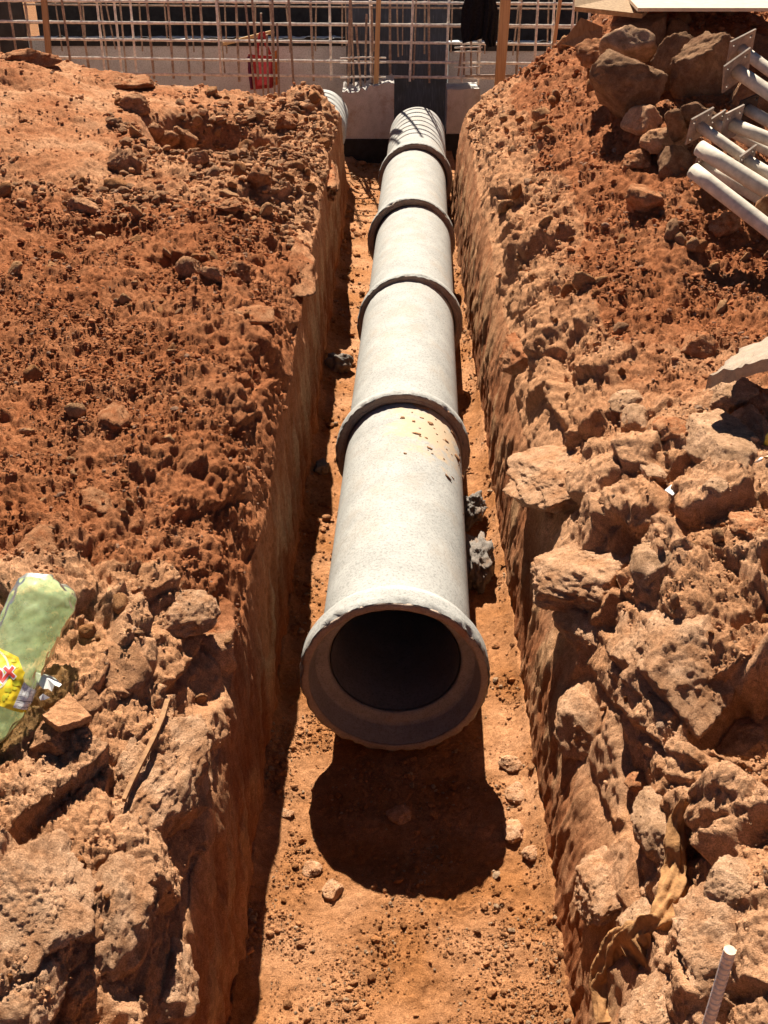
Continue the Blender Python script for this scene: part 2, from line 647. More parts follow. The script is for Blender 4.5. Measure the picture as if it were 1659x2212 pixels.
    # keep the face inside its own side of the trench
    lim = np.repeat(xb, nc, 1).ravel() - .02
    P3[:, 0] = np.where(side * P3[:, 0] < lim * sstep(.42, .75, y), side * lim * sstep(.42, .75, y), P3[:, 0])
    # colour of the earth itself
    cn = fbm(P2 * 3.1 + 71, 3)
    cn2 = fbm(P2 * 14 + 7, 3)
    tanm = np.clip(.9 * near + .8 * edge + .35 * comp + .45 * stony + .35 * cn + .25 * cn2 + .1, 0, 1)
    tanm = np.where(red > .5, np.clip(.12 + .35 * cn + .25 * cn2, 0, 1) * .6, tanm)
    C = RED + (TAN - RED) * tanm[:, None]
    pale = np.clip(.6 * near * (h1 > .12) + .45 * comp * sstep(0, .5, cn), 0, .8)
    C = C + (PALE - C) * (pale * .55)[:, None]
    # cut face: ochre clay, pale scraped plates
    CW = RED * .92 + (TAN - RED) * np.clip(.35 + .8 * h4 + .4 * gro, 0, 1)[:, None]
    plate = sstep(.15, .32, h4 + .25 * gro) * sstep(.12, .3, z)
    CW = CW + (np.array([.58, .34, .17]) - CW) * (plate * .7)[:, None]
    C = C * k[:, None] + CW * (1 - k)[:, None]
    idx = np.arange(nr * nc).reshape(nr, nc)
    a, b, c_, d_ = idx[:-1, :-1], idx[:-1, 1:], idx[1:, 1:], idx[1:, :-1]
    quads = np.stack([a, b, c_, d_] if side > 0 else [a, d_, c_, b], -1).reshape(-1, 4)
    add(name, P3, quads, M_SOIL, None, True, np.clip(C, .02, .9), kind='structure')
    info = dict(P=P3.reshape(nr, nc, 3), N=Nn, C=C.reshape(nr, nc, 3), red=red.reshape(nr, nc), near=near.reshape(nr, nc),
                comp=comp.reshape(nr, nc), stony=stony.reshape(nr, nc), isw=isw.reshape(nr, nc), edge=edge.reshape(nr, nc), ys=ys, NW=NW)
    return info


bankL = build_bank(-1)
bankR = build_bank(1)
print("banks", time.time() - T0)


# the wide ground around the banks: one sheet with the dense banks' outline left open
def outer_ground():
    V, Fc = [], []

    def quad(a, b, c, d):
        o = len(V)
        V.extend([a, b, c, d]); Fc.append((o, o + 1, o + 2, o + 3))
    for side, B in ((-1, bankL), (1, bankR)):
        E = B['P'][:, -1]
        step = 12
        pts = [E[i] for i in range(0, len(E) - 1, step)] + [E[-1]]
        for A, Bq in zip(pts[:-1], pts[1:]):
            ring = [0, .8, 4, 30, 300]
            for r0, r1 in zip(ring[:-1], ring[1:]):
                def o(p, r): return (p[0] + side * r, p[1], p[2] if r == 0 else (.95 if p[1] < 8.5 else p[2]))
                q = [o(A, r0), o(A, r1), o(Bq, r1), o(Bq, r0)]
                quad(*(q if side > 0 else q[::-1]))
    z = float(bankR['P'][0, -1, 2])
    quad((-300, -300, .9), (300, -300, .9), (300, .40, .9), (-300, .40, .9))
    return add('ground', np.array(V), Fc, M_SOIL, None, False, np.tile(TAN * .9, (len(V), 1)), kind='structure')


outer_ground()


def grid_sheet(xs, ys, zf):
    X, Yg = np.meshgrid(xs, ys)
    P = np.stack([X.ravel(), Yg.ravel(), np.zeros(X.size)], -1).astype(np.float32)
    P[:, 2] = zf(P)
    nr, nc = X.shape
    idx = np.arange(nr * nc).reshape(nr, nc)
    quads = np.stack([idx[:-1, :-1], idx[:-1, 1:], idx[1:, 1:], idx[1:, :-1]], -1).reshape(-1, 4)
    return P, quads


def floor_height(P):
    x, y = P[:, 0], P[:, 1]
    z = .012 * fbm(P * 3, 3) + .006 * fbm(P * 13 + 4, 3) + .0022 * fbm(P * 55, 3)
    f, e, h, r = cells(P * np.array([30., 30., 1.]) + 5, 3)
    z += .004 * (1 - f) * (r > .5)
    left = x - (-.375 + .0105 * y)
    right = (.415 + .0097 * y) - x
    z += .05 * np.exp(-np.clip(left, 0, 1) / .035) + .055 * np.exp(-np.clip(right, 0, 1) / .04)
    # prints of boot soles pressed into the dust
    for px_, py_, ang, L in ((823, 2030, .05, .062), (1000, 1948, -.6, .05)):
        c = at(px_, py_, Z=0)
        dx, dy = x - c[0], y - c[1]
        u = dx * math.cos(ang) + dy * math.sin(ang)
        v = -dx * math.sin(ang) + dy * math.cos(ang)
        rr = np.sqrt(u ** 2 + (v * .8) ** 2)
        m = sstep(L, L * .8, rr) * sstep(.012, -.004, v)
        z += m * (.0035 * np.sin(rr / .0150 * 2 * math.pi) - .003)
    return z


ysf = [1.35]
while ysf[-1] < 10.35:
    ysf.append(ysf[-1] + .0052 * max(1, ysf[-1] / 1.7) ** 1.25)
Pf, Qf = grid_sheet(np.linspace(-.42, .60, 190), np.array(ysf), floor_height)
cnf = fbm(Pf * 4 + 2, 3)
Cf = np.array([.44, .185, .066]) + (TAN - np.array([.44, .185, .066])) * np.clip(.35 + .7 * cnf, 0, 1)[:, None]
add('trench_floor', Pf, Qf, M_SOIL, None, True, Cf, kind='structure')


def pit_height(P):
    return .02 * fbm(P * 2, 3) + .01 * fbm(P * 9, 2) - .03


Pp, Qp = grid_sheet(np.concatenate([[-300, -60, -12], np.linspace(-5, 5, 160), [12, 60, 300]]),
                    np.concatenate([np.linspace(8.2, 13, 110), [20, 60, 300]]), pit_height)
add('pit_ground', Pp, Qp, M_SOIL, None, True, np.tile(np.array([.30, .14, .06]), (len(Pp), 1)), kind='structure')
# floor of the dense trench below and in front of the fine sheet
Pn, Qn = grid_sheet(np.linspace(-.45, .5, 30), np.linspace(.30, 1.36, 40), lambda P: .012 * fbm(P * 3, 3) - .012)
add('trench_floor_near', Pn, Qn, M_SOIL, None, True, np.tile(np.array([.44, .2, .08]), (len(Pn), 1)), kind='structure')

# coarse copies of the banks to find where things rest
def bvh_of(B, s=3):
    P = B['P'][::s, ::s]
    nr, nc = P.shape[:2]
    idx = np.arange(nr * nc).reshape(nr, nc)
    q = np.stack([idx[:-1, :-1], idx[:-1, 1:], idx[1:, 1:], idx[1:, :-1]], -1).reshape(-1, 4)
    return BVHTree.FromPolygons(P.reshape(-1, 3).tolist(), q.tolist())


TREES = [bvh_of(bankL), bvh_of(bankR), BVHTree.FromPolygons(Pf[:, :].tolist(), Qf[::1].tolist())]


ROCK_TREES = []


def hit(x, y, rocks=False):
    o = Vector((0, 0, CAM_Z)); d = Vector(ray(x, y)).normalized()
    best = None
    for t in TREES + (ROCK_TREES if rocks else []):
        r = t.ray_cast(o, d)
        if r[0] is not None and (best is None or r[3] < best[1]): best = (np.array(r[0]), r[3], np.array(r[1]))
    return (best[0], best[2]) if best else (None, None)


def ground_z(x, y):
    best = -1
    for t in TREES:
        r = t.ray_cast(Vector((x, y, 4)), Vector((0, 0, -1)))
        if r[0] is not None: best = max(best, r[0][2])
    return best


print("floor", time.time() - T0)


# ------------------------------------------------------------------ loose pebbles and crumbs (uncountable)
def ico(sub):
    import bmesh
    bm = bmesh.new()
    bmesh.ops.create_icosphere(bm, subdivisions=sub, radius=1)
    V = np.array([v.co[:] for v in bm.verts])
    Fc = np.array([[v.index for v in f.verts] for f in bm.faces])
    bm.free()
    return V, Fc


ICO1, ICO2, ICO3, ICO4, ICO5, ICO6 = ico(1), ico(2), ico(3), ico(4), ico(5), ico(6)


def facet_rock(base, r, planes=11, soft=.0, squash=(1, 1, 1)):
    """a lump cut by random planes"""
    V, Fc = base
    n = r.normal(size=(planes, 3)); n /= np.linalg.norm(n, axis=1, keepdims=True)
    dd = r.uniform(.55, .95, planes)
    dots = V @ n.T
    rad = np.where(dots > 1e-3, dd / np.maximum(dots, 1e-3), 9).min(1)
    rad = np.minimum(rad, 1.15)
    rad = rad * (1 - soft) + soft * .85
    return V * rad[:, None] * np.array(squash), Fc


def scatter_mesh(name, P, S, C, base, material, variants=10, seed=1, **kw):
    r = np.random.default_rng(seed)
    Vs = [facet_rock(base, r, 8, .1, r.uniform(.6, 1.15, 3))[0] for _ in range(variants)]
    Fc = base[1]
    n = len(P)
    nv, nf = len(base[0]), len(Fc)
    which = r.integers(0, variants, n)
    q = r.normal(size=(n, 4)); q /= np.linalg.norm(q, axis=1, keepdims=True)
    w, x, y, z = q.T
    R = np.stack([1 - 2 * (y * y + z * z), 2 * (x * y - z * w), 2 * (x * z + y * w), 2 * (x * y + z * w), 1 - 2 * (x * x + z * z),
                  2 * (y * z - x * w), 2 * (x * z - y * w), 2 * (y * z + x * w), 1 - 2 * (x * x + y * y)], -1).reshape(n, 3, 3)
    VV = np.stack(Vs)[which]
    V = np.einsum('nij,nkj->nki', R, VV) * S[:, None, None]
    V[..., 2] *= .66
    V += P[:, None, :]
    F_all = (Fc[None] + (np.arange(n) * nv)[:, None, None]).reshape(-1, 3)
    cols = np.repeat(C, nv, 0)
    return add(name, V.reshape(-1, 3), F_all, material, None, False, cols, **kw)


def pick(B, n, weight, r, zmin_row=0):
    nr, nc = B['P'].shape[:2]
    w = weight.ravel().astype(float)
    w = np.clip(w, 0, None)
    cum = np.cumsum(w); cum /= cum[-1]
    return np.searchsorted(cum, r.random(n))


def bank_pebbles(B, side, seed):
    r = np.random.default_rng(seed)
    P = B['P'].reshape(-1, 3)
    z = P[:, 1] * cp + (CAM_Z - P[:, 2]) * sp
    top = (1 - B['isw']).ravel()
    clump = np.clip(.55 + 1.3 * fbm(P * 4 + 3, 3), .03, 2)
    slope = np.clip(B['N'][..., 2].ravel(), 0, 1)
    front = (P[:, 1] > 1.0)
    wt = top * clump * (slope ** 2) * front * (.5 + B['red'].ravel() * 1.7 + B['stony'].ravel() * .9 + .6 * B['near'].ravel()) * (1 - .2 * B['comp'].ravel())
    zone = 'left' if side < 0 else 'right'
    for nm, n, lo, hi, base, sd in (('loose_crumbs', 19000, 1.5, 5.0, ICO1, 1), ('loose_clods', 2000, 3.0, 9.0, ICO2, 2)):
        i = pick(B, n, wt, r)
        px_ = lo * (hi / lo) ** (r.random(n) ** 2.0)
        S = px_ / 2 * z[i] / 1134.0 * 1.15
        S = np.minimum(S, .045)
        C = B['C'].reshape(-1, 3)[i] * r.uniform(.72, 1.28, (n, 1))
        g = r.random(n) < .10
        C[g] = C[g] * .45 + np.array([.34, .26, .19]) * .55
        Q = P[i] + r.normal(size=(n, 3)) * .004 + np.array([0, 0, 1]) * (S * .35)[:, None]
        scatter_mesh(f'{nm}', Q, S, np.clip(C, .02, .85), base, M_SOIL, 12, seed + sd, kind='stuff',
                     label=f'{"fine" if sd == 1 else "coarse"} crumbs of red and tan earth strewn over the {zone} bank')


bank_pebbles(bankL, -1, 101)
bank_pebbles(bankR, 1, 202)


def rubble():
    r = np.random.default_rng(909)
    P = bankL['P'].reshape(-1, 3)
    z = P[:, 1] * cp + (CAM_Z - P[:, 2]) * sp
    wt = (1 - bankL['isw']).ravel() * bankL['stony'].ravel() * np.clip(.5 + 1.6 * fbm(P * 2.4 + 1, 2), .1, 2) * sstep(8.3, 7.6, P[:, 1])
    n = 1500
    i = pick(bankL, n, wt, r)
    S = (3.2 + 6.5 * r.random(n) ** 2.2) / 2 * z[i] / 1134 * 1.25
    C = (DKR0 + (TAN - DKR0) * r.random((n, 1))) * r.uniform(.8, 1.15, (n, 1))
    scatter_mesh('rubble', P[i] + np.array([0, 0, 1]) * (S * .45)[:, None], S, C, ICO2, M_SOIL, 14, 910, kind='stuff', label='broken stones covering the far half of the left bank')


DKR0 = np.array([.30, .16, .085])


def floor_pebbles():
    r = np.random.default_rng(303)
    y = Pf[:, 1]
    z = y * cp + CAM_Z * sp
    left = Pf[:, 0] - (-.375 + .0105 * y)
    right = (.415 + .0097 * y) - Pf[:, 0]
    clump = np.clip(.35 + 1.6 * fbm(Pf * 5 + 9, 3), .04, 2)
    wt = clump * (.55 + 1.6 * np.exp(-np.clip(left, 0, 1) / .07) + 1.0 * np.exp(-np.clip(right, 0, 1) / .06))
    wt *= (left > 0) * (right > 0) * (1 + 2.5 * sstep(3.4, 2.4, y))
    cum = np.cumsum(wt); cum /= cum[-1]
    for n, lo, hi, base, sd in ((14000, 1.4, 4.6, ICO1, 1), (1000, 3.6, 11, ICO2, 2)):
        i = np.searchsorted(cum, r.random(n))
        px_ = lo * (hi / lo) ** (r.random(n) ** 2.2)
        S = px_ / 2 * z[i] / 1134.0
        C = Cf[i] * r.uniform(.7, 1.25, (n, 1))
        g = r.random(n) < .12
        C[g] = np.array([.50, .33, .20]) * r.uniform(.8, 1.2, (g.sum(), 1))
        Q = Pf[i] + np.array([0, 0, 1]) * (S * .4)[:, None]
        scatter_mesh('loose_gravel', Q, S, np.clip(C, .02, .85), base, M_SOIL, 12, 300 + sd, kind='stuff',
                     label=f'{"fine" if sd == 1 else "coarse"} gravel and crumbs on the trench floor')


floor_pebbles()
rubble()
print("pebbles", time.time() - T0)

# ------------------------------------------------------------------ rocks and clay blocks
def rock_mesh(base, r, size, planes=10, rough=.05, soft=.08):
    V, Fc = facet_rock(base, r, planes, soft * .3)
    off = r.uniform(0, 50)
    n = fbm(V * 2.2 + off, 4, gain=.55)
    n2 = fbm(V * 9 + off, 3, gain=.6)
    f, e, h, rr = cells(V * 2.6 + off, 6)
    V = V * (1 + rough * n + rough * .45 * n2 + rough * .9 * h)[:, None]
    return V * np.asarray(size)[None, :], Fc


def rock_colors(V, r, c1, c2, dust=PALE, dustk=.5):
    n = fbm(V / (np.abs(V).max() + 1e-6) * 3 + r.uniform(0, 9), 3)
    C = np.asarray(c1) + (np.asarray(c2) - np.asarray(c1)) * np.clip(.5 + .8 * n, 0, 1)[:, None]
    return np.clip(C, .02, .9)


def place_rock(name, label, cat, box, seed, c1=BROWN * 1.4, c2=TAN, Y=None, sink=.25, planes=10, rough=.05, rot=0, deep=.9, lod=None, group=None, flat=0):
    """box: x0, y0, x1, y1 of the rock in the picture; it rests on the bank there (or stands at distance Y)"""
    r = np.random.default_rng(seed)
    x0, y0, x1, y1 = box
    if Y is None:
        p, nrm = hit((x0 + x1) / 2, y0 + (y1 - y0) * .72)
        if p is None: p = at((x0 + x1) / 2, y0 + (y1 - y0) * .72, Z=.9)
    else:
        p = at((x0 + x1) / 2, y0 + (y1 - y0) * .72, Y=Y)
    d = depth(p)
    w = (x1 - x0) / F_PX * d / 2
    h = (y1 - y0) / F_PX * d / 2
    # part of the height in the picture is the top seen from above
    el = math.atan2(CAM_Z - p[2], p[1])
    if flat:
        dy = h * .86 / math.sin(el)
        hz = h * flat
    else:
        dy = w * deep
        hz = max(h * .45, (h ** 2 - (dy * math.sin(el)) ** 2) ** .5 / math.cos(el) if h > dy * math.sin(el) else h * .5)
    base = lod or (ICO6 if cat == 'clay block' and x1 - x0 > 180 else ICO5 if max(x1 - x0, y1 - y0) > 100 else ICO4 if max(x1 - x0, y1 - y0) > 40 else ICO3)
    V, Fc = rock_mesh(base, r, (w * 1.12, dy * 1.12, hz * 1.15), planes, rough)
    k_ = min(1.0, w / .06)
    ur = V / (np.linalg.norm(V, axis=1, keepdims=True) + 1e-9)
    V = V + ur * (k_ * (.0045 * fbm(V * 30 + seed, 4, gain=.6) + .002 * fbm(V * 120 + seed, 2)))[:, None]
    V = V @ rotz(rot).T
    if flat and Y is None:
        xm, ym = (x0 + x1) / 2, (y0 + y1) / 2
        hs = [hit(xm + a * (x1 - x0) * .3, ym + b * (y1 - y0) * .3) for a, b in ((0, 0), (-1, 0), (1, 0), (0, -1), (0, 1))]
        hs = [q for q in hs if q[0] is not None and abs(q[0][1] - p[1]) < .5 and q[0][2] > .3]
        if hs:
            nn = np.mean([q[1] if q[1][2] > 0 else -q[1] for q in hs], 0) + np.array([0, .1, .8])
            nn /= np.linalg.norm(nn)
            c = np.mean([q[0] for q in hs], 0)
            V = V @ frame(nn, ref=(0, 1, 0)).T
            c = c + nn * hz * (.0 if cat != 'clay block' else -.48)
        else:
            c = at(xm, ym, Y=p[1] + dy * .25)
    else:
        c = at((x0 + x1) / 2, (y0 + y1) / 2, Y=p[1] + dy * .25)
    if Y is not None and Y > 8:
        c[2] = ground_z(c[0], c[1]) + hz * .25
    C = rock_colors(V, r, c1, c2)
    ROCK_SKIN.append((V + c, C))
    ROCK_TREES.append(BVHTree.FromPolygons((V + c).tolist(), Fc.tolist()))
    o = add(name, V + c, Fc, M_SOIL, None, True, C, label=label, cat=cat, group=group, origin=c)
    return o


ROCK_SKIN = []
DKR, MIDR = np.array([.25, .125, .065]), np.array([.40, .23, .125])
# the heap of quarry boulders under the boards
B = 'boulder'
place_rock(B, 'wide brown boulder lowest in the heap under the boards, sharp crest', B, (1262, 124, 1424, 236), 1, DKR, MIDR, Y=5.95, planes=9, deep=.75)
place_rock(B, 'dusty boulder with a sunlit top resting above the wide one', B, (1308, 64, 1404, 138), 2, MIDR, PALE, Y=6.35)
place_rock(B, 'dark boulder at the back of the heap just below the plywood edge', B, (1330, 32, 1448, 126), 3, DKR, MIDR, Y=6.75)
place_rock(B, 'largest boulder with a pointed face left of the steel props', B, (1460, 84, 1596, 240), 4, DKR, MIDR, Y=6.0, planes=8, deep=.7)
place_rock(B, 'narrow boulder squeezed between the wide one and the largest one', B, (1412, 100, 1500, 232), 5, DKR, MIDR, Y=6.2, deep=.7)
place_rock(B, 'brown boulder half hidden behind the heads of the steel props', B, (1560, 185, 1680, 280), 6, DKR, MIDR, Y=5.75, deep=.7)
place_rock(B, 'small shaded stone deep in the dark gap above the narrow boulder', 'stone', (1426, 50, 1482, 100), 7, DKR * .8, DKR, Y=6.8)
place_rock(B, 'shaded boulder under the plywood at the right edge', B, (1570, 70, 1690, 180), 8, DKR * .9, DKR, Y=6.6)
place_rock(B, 'clod crowned with pale crumbs beside the leaning board', 'clod', (1254, 84, 1330, 150), 9, RED * .8, TAN, Y=6.5, rough=.12)
place_rock('stone', 'pale stone with a sunny top in front of the wide boulder', 'stone', (1352, 238, 1432, 300), 10, TAN, PALE, planes=8)
place_rock('stone', 'thin brown slab of stone standing on edge below the largest boulder', 'stone', (1468, 228, 1546, 280), 11, DKR, MIDR, Y=5.35, deep=.4, planes=7)
place_rock('stone', 'low brown stone left of the standing slab', 'stone', (1434, 240, 1482, 296), 12, DKR, MIDR, Y=5.3)
place_rock('stone', 'tan flat-topped rock touching the lower prop plate', 'stone', (1400, 276, 1512, 336), 13, MIDR, TAN * 1.05, planes=8)
place_rock('stone', 'brown rock below the flat-topped one at the end of the lowest tube', 'stone', (1424, 320, 1500, 392), 14, DKR, MIDR)
place_rock('stone', 'red clod at the right edge lying over the lowest tube', 'clod', (1626, 418, 1690, 478), 15, RED * .8, MIDR, Y=4.35)
# red heap and middle of the right bank
for k, (bx, lab, kk) in enumerate([
    ((1345, 400, 1432, 472), 'largest brown clod in the red heap of loose soil', 'clod'),
    ((1350, 332, 1420, 374), 'brown clod high on the red heap left of the stacked tubes', 'clod'),
    ((1536, 466, 1600, 516), 'brown clod at the foot of the steel tubes', 'clod'),
    ((1470, 722, 1540, 776), 'grey-brown clod with broken crumbs above the concrete slab', 'clod'),
    ((1308, 838, 1400, 884), 'flat tan wedge of stone lying alone on trampled earth', 'stone'),
    ((1348, 890, 1402, 932), 'round pale stone just below the tan wedge', 'stone'),
    ((1518, 816, 1624, 884), 'squarish brown rock under the tip of the concrete slab', 'stone'),
    ((1490, 900, 1622, 1036), 'biggest rounded brown rock beside the torn bag', 'stone'),
    ((1586, 880, 1668, 982), 'split rock with a flat grey face at the right edge', 'stone'),
    ((1380, 1000, 1440, 1046), 'tan stone left of the biggest rounded rock', 'stone'),
    ((1416, 898, 1500, 960), 'crumbly tan clod uphill of the biggest rounded rock', 'clod'),
    ((1512, 1034, 1566, 1072), 'small brown stone in the shadow of the biggest rounded rock', 'stone'),
    ((1568, 1108, 1650, 1170), 'brown clod low on the right edge below the torn bag', 'clod'),
    ((1370, 1176, 1456, 1262), 'tilted flat-topped clay stone in the middle of the right bank', 'stone'),
    ((1555, 1535, 1690, 1665), 'lumpy pale block at the right edge above the rebar stub', 'stone'),
    ((1522, 1858, 1648, 1982), 'pale flat-faced rock right of the muddy rag', 'stone'),
    ((1382, 1712, 1482, 1850), 'long pale slab leaning above the muddy rag', 'stone'),
    ((1340, 1948, 1430, 2050), 'pale rock wrapped on two sides by the muddy rag', 'stone'),
    ((1354, 1672, 1402, 1722), 'small round clod at the rim of the shaded hollow', 'clod'),
]):
    place_rock(kk, lab, kk, bx, 40 + k, MIDR * 1.15 if kk == 'stone' else RED * 1.1, PALE if kk == 'stone' else TAN, planes=9, rough=.06 if kk == 'stone' else .09, flat=.62 if bx[1] > 800 else 0)

# large broken clay blocks of the right bank's edge
for k, (bx, lab, rot) in enumerate([
    ((1128, 930, 1310, 1100), 'long clay block with a tan back beside the mortar heaps', .5),
    ((1176, 1120, 1400, 1330), 'largest tan clay block of the right bank, sloping toward the trench', .6),
    ((1218, 1288, 1330, 1420), 'clay block at the trench edge level with the pipe mouth', .4),
    ((1322, 1270, 1600, 1560), 'broad overhanging clay slab above the shaded hollow', .2),
    ((1205, 1470, 1330, 1640), 'crumbly clay block capping the smooth shaded pocket', .1),
    ((1180, 1830, 1400, 1990), 'pale flat clay ledge below the shaded pocket', .3),
    ((1440, 1930, 1690, 2160), 'dark-faced clay block behind the rebar stub', -.1),
    ((1070, 700, 1190, 820), 'clay block on the right edge beside the third pipe joint', .4),
    ((1340, 2090, 1560, 2230), 'clay lump at the bottom edge left of the rebar stub', .2),
]):
    place_rock('clay_block', lab, 'clay block', bx, 80 + k, TAN * .84 if bx[1] > 850 else RED, PALE * .98 if bx[1] > 850 else TAN * .85, planes=12, rough=.075, rot=rot, flat=.5)

# left bank: blocks at the front, stones behind
for k, (bx, lab, rot) in enumerate([
    ((-60, 1790, 170, 2080), 'big tan clay block in the lower left corner', .2),
    ((215, 1500, 400, 1820), 'tall clay block split by the leaning stick', -.3),
    ((290, 1560, 440, 1850), 'pale clay block at the trench rim right of the stick', -.2),
    ((190, 1830, 350, 2060), 'crumbly clay block between the corner block and the trench', -.2),
    ((300, 2030, 430, 2230), 'pale clay lump at the bottom edge by the left trench wall', .1),
    ((330, 1270, 440, 1380), 'oblong clod on the left rim above the stick', -.7),
    ((-30, 2080, 130, 2240), 'brown clay block cut by the bottom left corner', .1),
    ((480, 650, 580, 700), 'half-buried smooth clay boulder on the left bank near the rim', -.4),
    ((600, 500, 690, 640), 'rounded clay block at the left rim beside the fourth pipe joint', 0),
    ((690, 310, 750, 420), 'tall clay block at the far left corner of the trench', 0),
]):
    place_rock('clay_block', lab, 'clay block', bx, 120 + k, TAN * .84 if bx[1] > 800 else RED, PALE * .98 if bx[1] > 800 else TAN * .85, planes=11, rough=.075, rot=rot, flat=.5)
for k, (bx, lab, kk) in enumerate([
    ((386, 558, 436, 602), 'round grey-tan stone sitting alone on red soil', 'stone'),
    ((434, 575, 478, 612), 'smaller stone just right of the round grey-tan stone', 'stone'),
    ((484, 570, 540, 612), 'angular clod in the row right of the round stone', 'clod'),
    ((216, 878, 282, 950), 'rounded red-brown clod in the middle of the left bank', 'clod'),
    ((226, 1390, 318, 1482), 'pale round stone right of the green bottle', 'stone'),
    ((240, 1462, 292, 1506), 'small pale stone under the pale round stone', 'stone'),
    ((160, 1484, 220, 1540), 'rounded tan stone above the wooden board scrap', 'stone'),
    ((68, 1548, 170, 1640), 'rough tan rock just below the wooden board scrap', 'stone'),
    ((96, 1222, 134, 1260), 'brown square clod touching the bottom of the green bottle', 'clod'),
    ((170, 1060, 250, 1110), 'tan clod on the red slope above the green bottle', 'clod'),
    ((40, 1140, 120, 1215), 'dark red clod at the left edge above the green bottle', 'clod'),
    ((90, 1275, 100, 1285), '', ''),
    ((240, 325, 300, 390), 'tall brown stone with a white top among the left rubble', 'stone'),
    ((260, 210, 320, 248), 'stone with a chalky white top below the back hollow', 'stone'),
    ((312, 270, 350, 300), 'brown angular stone in the rubble below the back hollow', 'stone'),
    ((370, 278, 424, 330), 'long tilted stone in the rubble below the back hollow', 'stone'),
    ((330, 285, 380, 322), 'flat-topped stone beside the long tilted stone', 'stone'),
    ((412, 325, 448, 368), 'dark upright stone in the middle of the left rubble', 'stone'),
    ((144, 428, 206, 470), 'large pale-topped stone where rubble meets red soil on the left', 'stone'),
    ((465, 430, 530, 462), 'jagged red clod lying across the left bank near the rim', 'clod'),
    ((530, 360, 590, 420), 'square clay clod near the rim left of the trench', 'clod'),
    ((590, 245, 640, 290), 'upright red clod at the right end of the back hollow', 'clod'),
    ((640, 195, 692, 245), 'dark clod standing at the far corner beside the white pipe', 'clod'),
    ((20, 102, 120, 140), 'red clod on the skyline at the far left', 'clod'),
    ((230, 140, 330, 166), 'row-shaped red clod on the skyline below the rebar', 'clod'),
]):
    if not lab: continue
    place_rock(kk, lab, kk, bx, 160 + k, DKR * 1.25 if kk == 'stone' else RED * .85, TAN if kk == 'stone' else TAN * .8, planes=9, rough=.06 if kk == 'stone' else .10,
               Y={22: 8.35, 23: 8.2, 24: 8.2}.get(k), flat=.62 if bx[1] > 800 else 0)

# trench floor stones and the spilt mortar
for k, (bx, lab) in enumerate([
    ((1082, 1630, 1124, 1664), 'tan stone on the trench floor nearest the pipe mouth on the right'),
    ((1094, 1690, 1132, 1732), 'tan stone half in the round shadow'),
    ((1088, 1770, 1126, 1816), 'pale flat stone at the right rim of the round shadow'),
    ((1130, 1826, 1158, 1860), 'small stone at the foot of the right trench wall'),
    ((602, 1745, 632, 1764), 'pale chip at the edge of the left wall shadow'),
    ((652, 1862, 690, 1892), 'brown chip left of the round shadow on the floor'),
    ((700, 1900, 738, 1940), 'paired brown chips left below the round shadow'),
    ((840, 1740, 890, 1776), 'grey lump inside the round shadow on the floor'),
]):
    place_rock('stone', lab, 'stone', bx, 220 + k, TAN, PALE * 1.05, planes=7, lod=ICO4, flat=.5)
for k, (bx, lab) in enumerate([
    ((996, 1136, 1066, 1290), 'large crumbly heap of spilt grey mortar right of the nearest pipe'),
    ((998, 1070, 1050, 1130), 'smaller heap of spilt grey mortar behind the large one'),
    ((680, 995, 712, 1030), 'grey mortar crumb left of the second pipe joint'),
    ((708, 770, 762, 812), 'dark mortar spatter left of the third pipe'),
]):
    r = np.random.default_rng(260 + k)
    p = at((bx[0] + bx[2]) / 2, (bx[1] + bx[3]) / 2, Z=.07 if k < 2 else .03)
    d = depth(p)
    w, h = (bx[2] - bx[0]) / F_PX * d / 2, (bx[3] - bx[1]) / F_PX * d / 2
    V, Fc = rock_mesh(ICO5 if k < 2 else ICO4, r, (w * 1.25, h * 1.25, min(w, .09) * 1.5), 16, .26, .6)
    add('mortar_heap', V + p, Fc, M_MORTAR, None, True, label=lab, cat='mortar', origin=p)

# crumbs that have settled on the blocks
r = np.random.default_rng(404)
PP, CC = [], []
for V, C in ROCK_SKIN[16:]:
    zc = (V[:, 2] - V[:, 2].min()) / (np.ptp(V[:, 2]) + 1e-6)
    ok = np.where(zc > .55)[0]
    area = np.ptp(V[:, 0]) * np.ptp(V[:, 1])
    k = int(min(150, 24 + area * 2600))
    ii = r.choice(ok, k)
    PP.append(V[ii]); CC.append(C[ii])
PP, CC = np.concatenate(PP), np.concatenate(CC)
S = (1.0 + 2.6 * r.random(len(PP)) ** 2.5) / 2 * (PP[:, 1] * cp + (CAM_Z - PP[:, 2]) * sp) / 1134
scatter_mesh('settled_crumbs', PP, S, np.clip(CC * r.uniform(.75, 1.3, (len(PP), 1)), .02, .9), ICO1, M_SOIL, 12, 405, kind='stuff', label='crumbs of earth settled on the clay blocks and rocks')

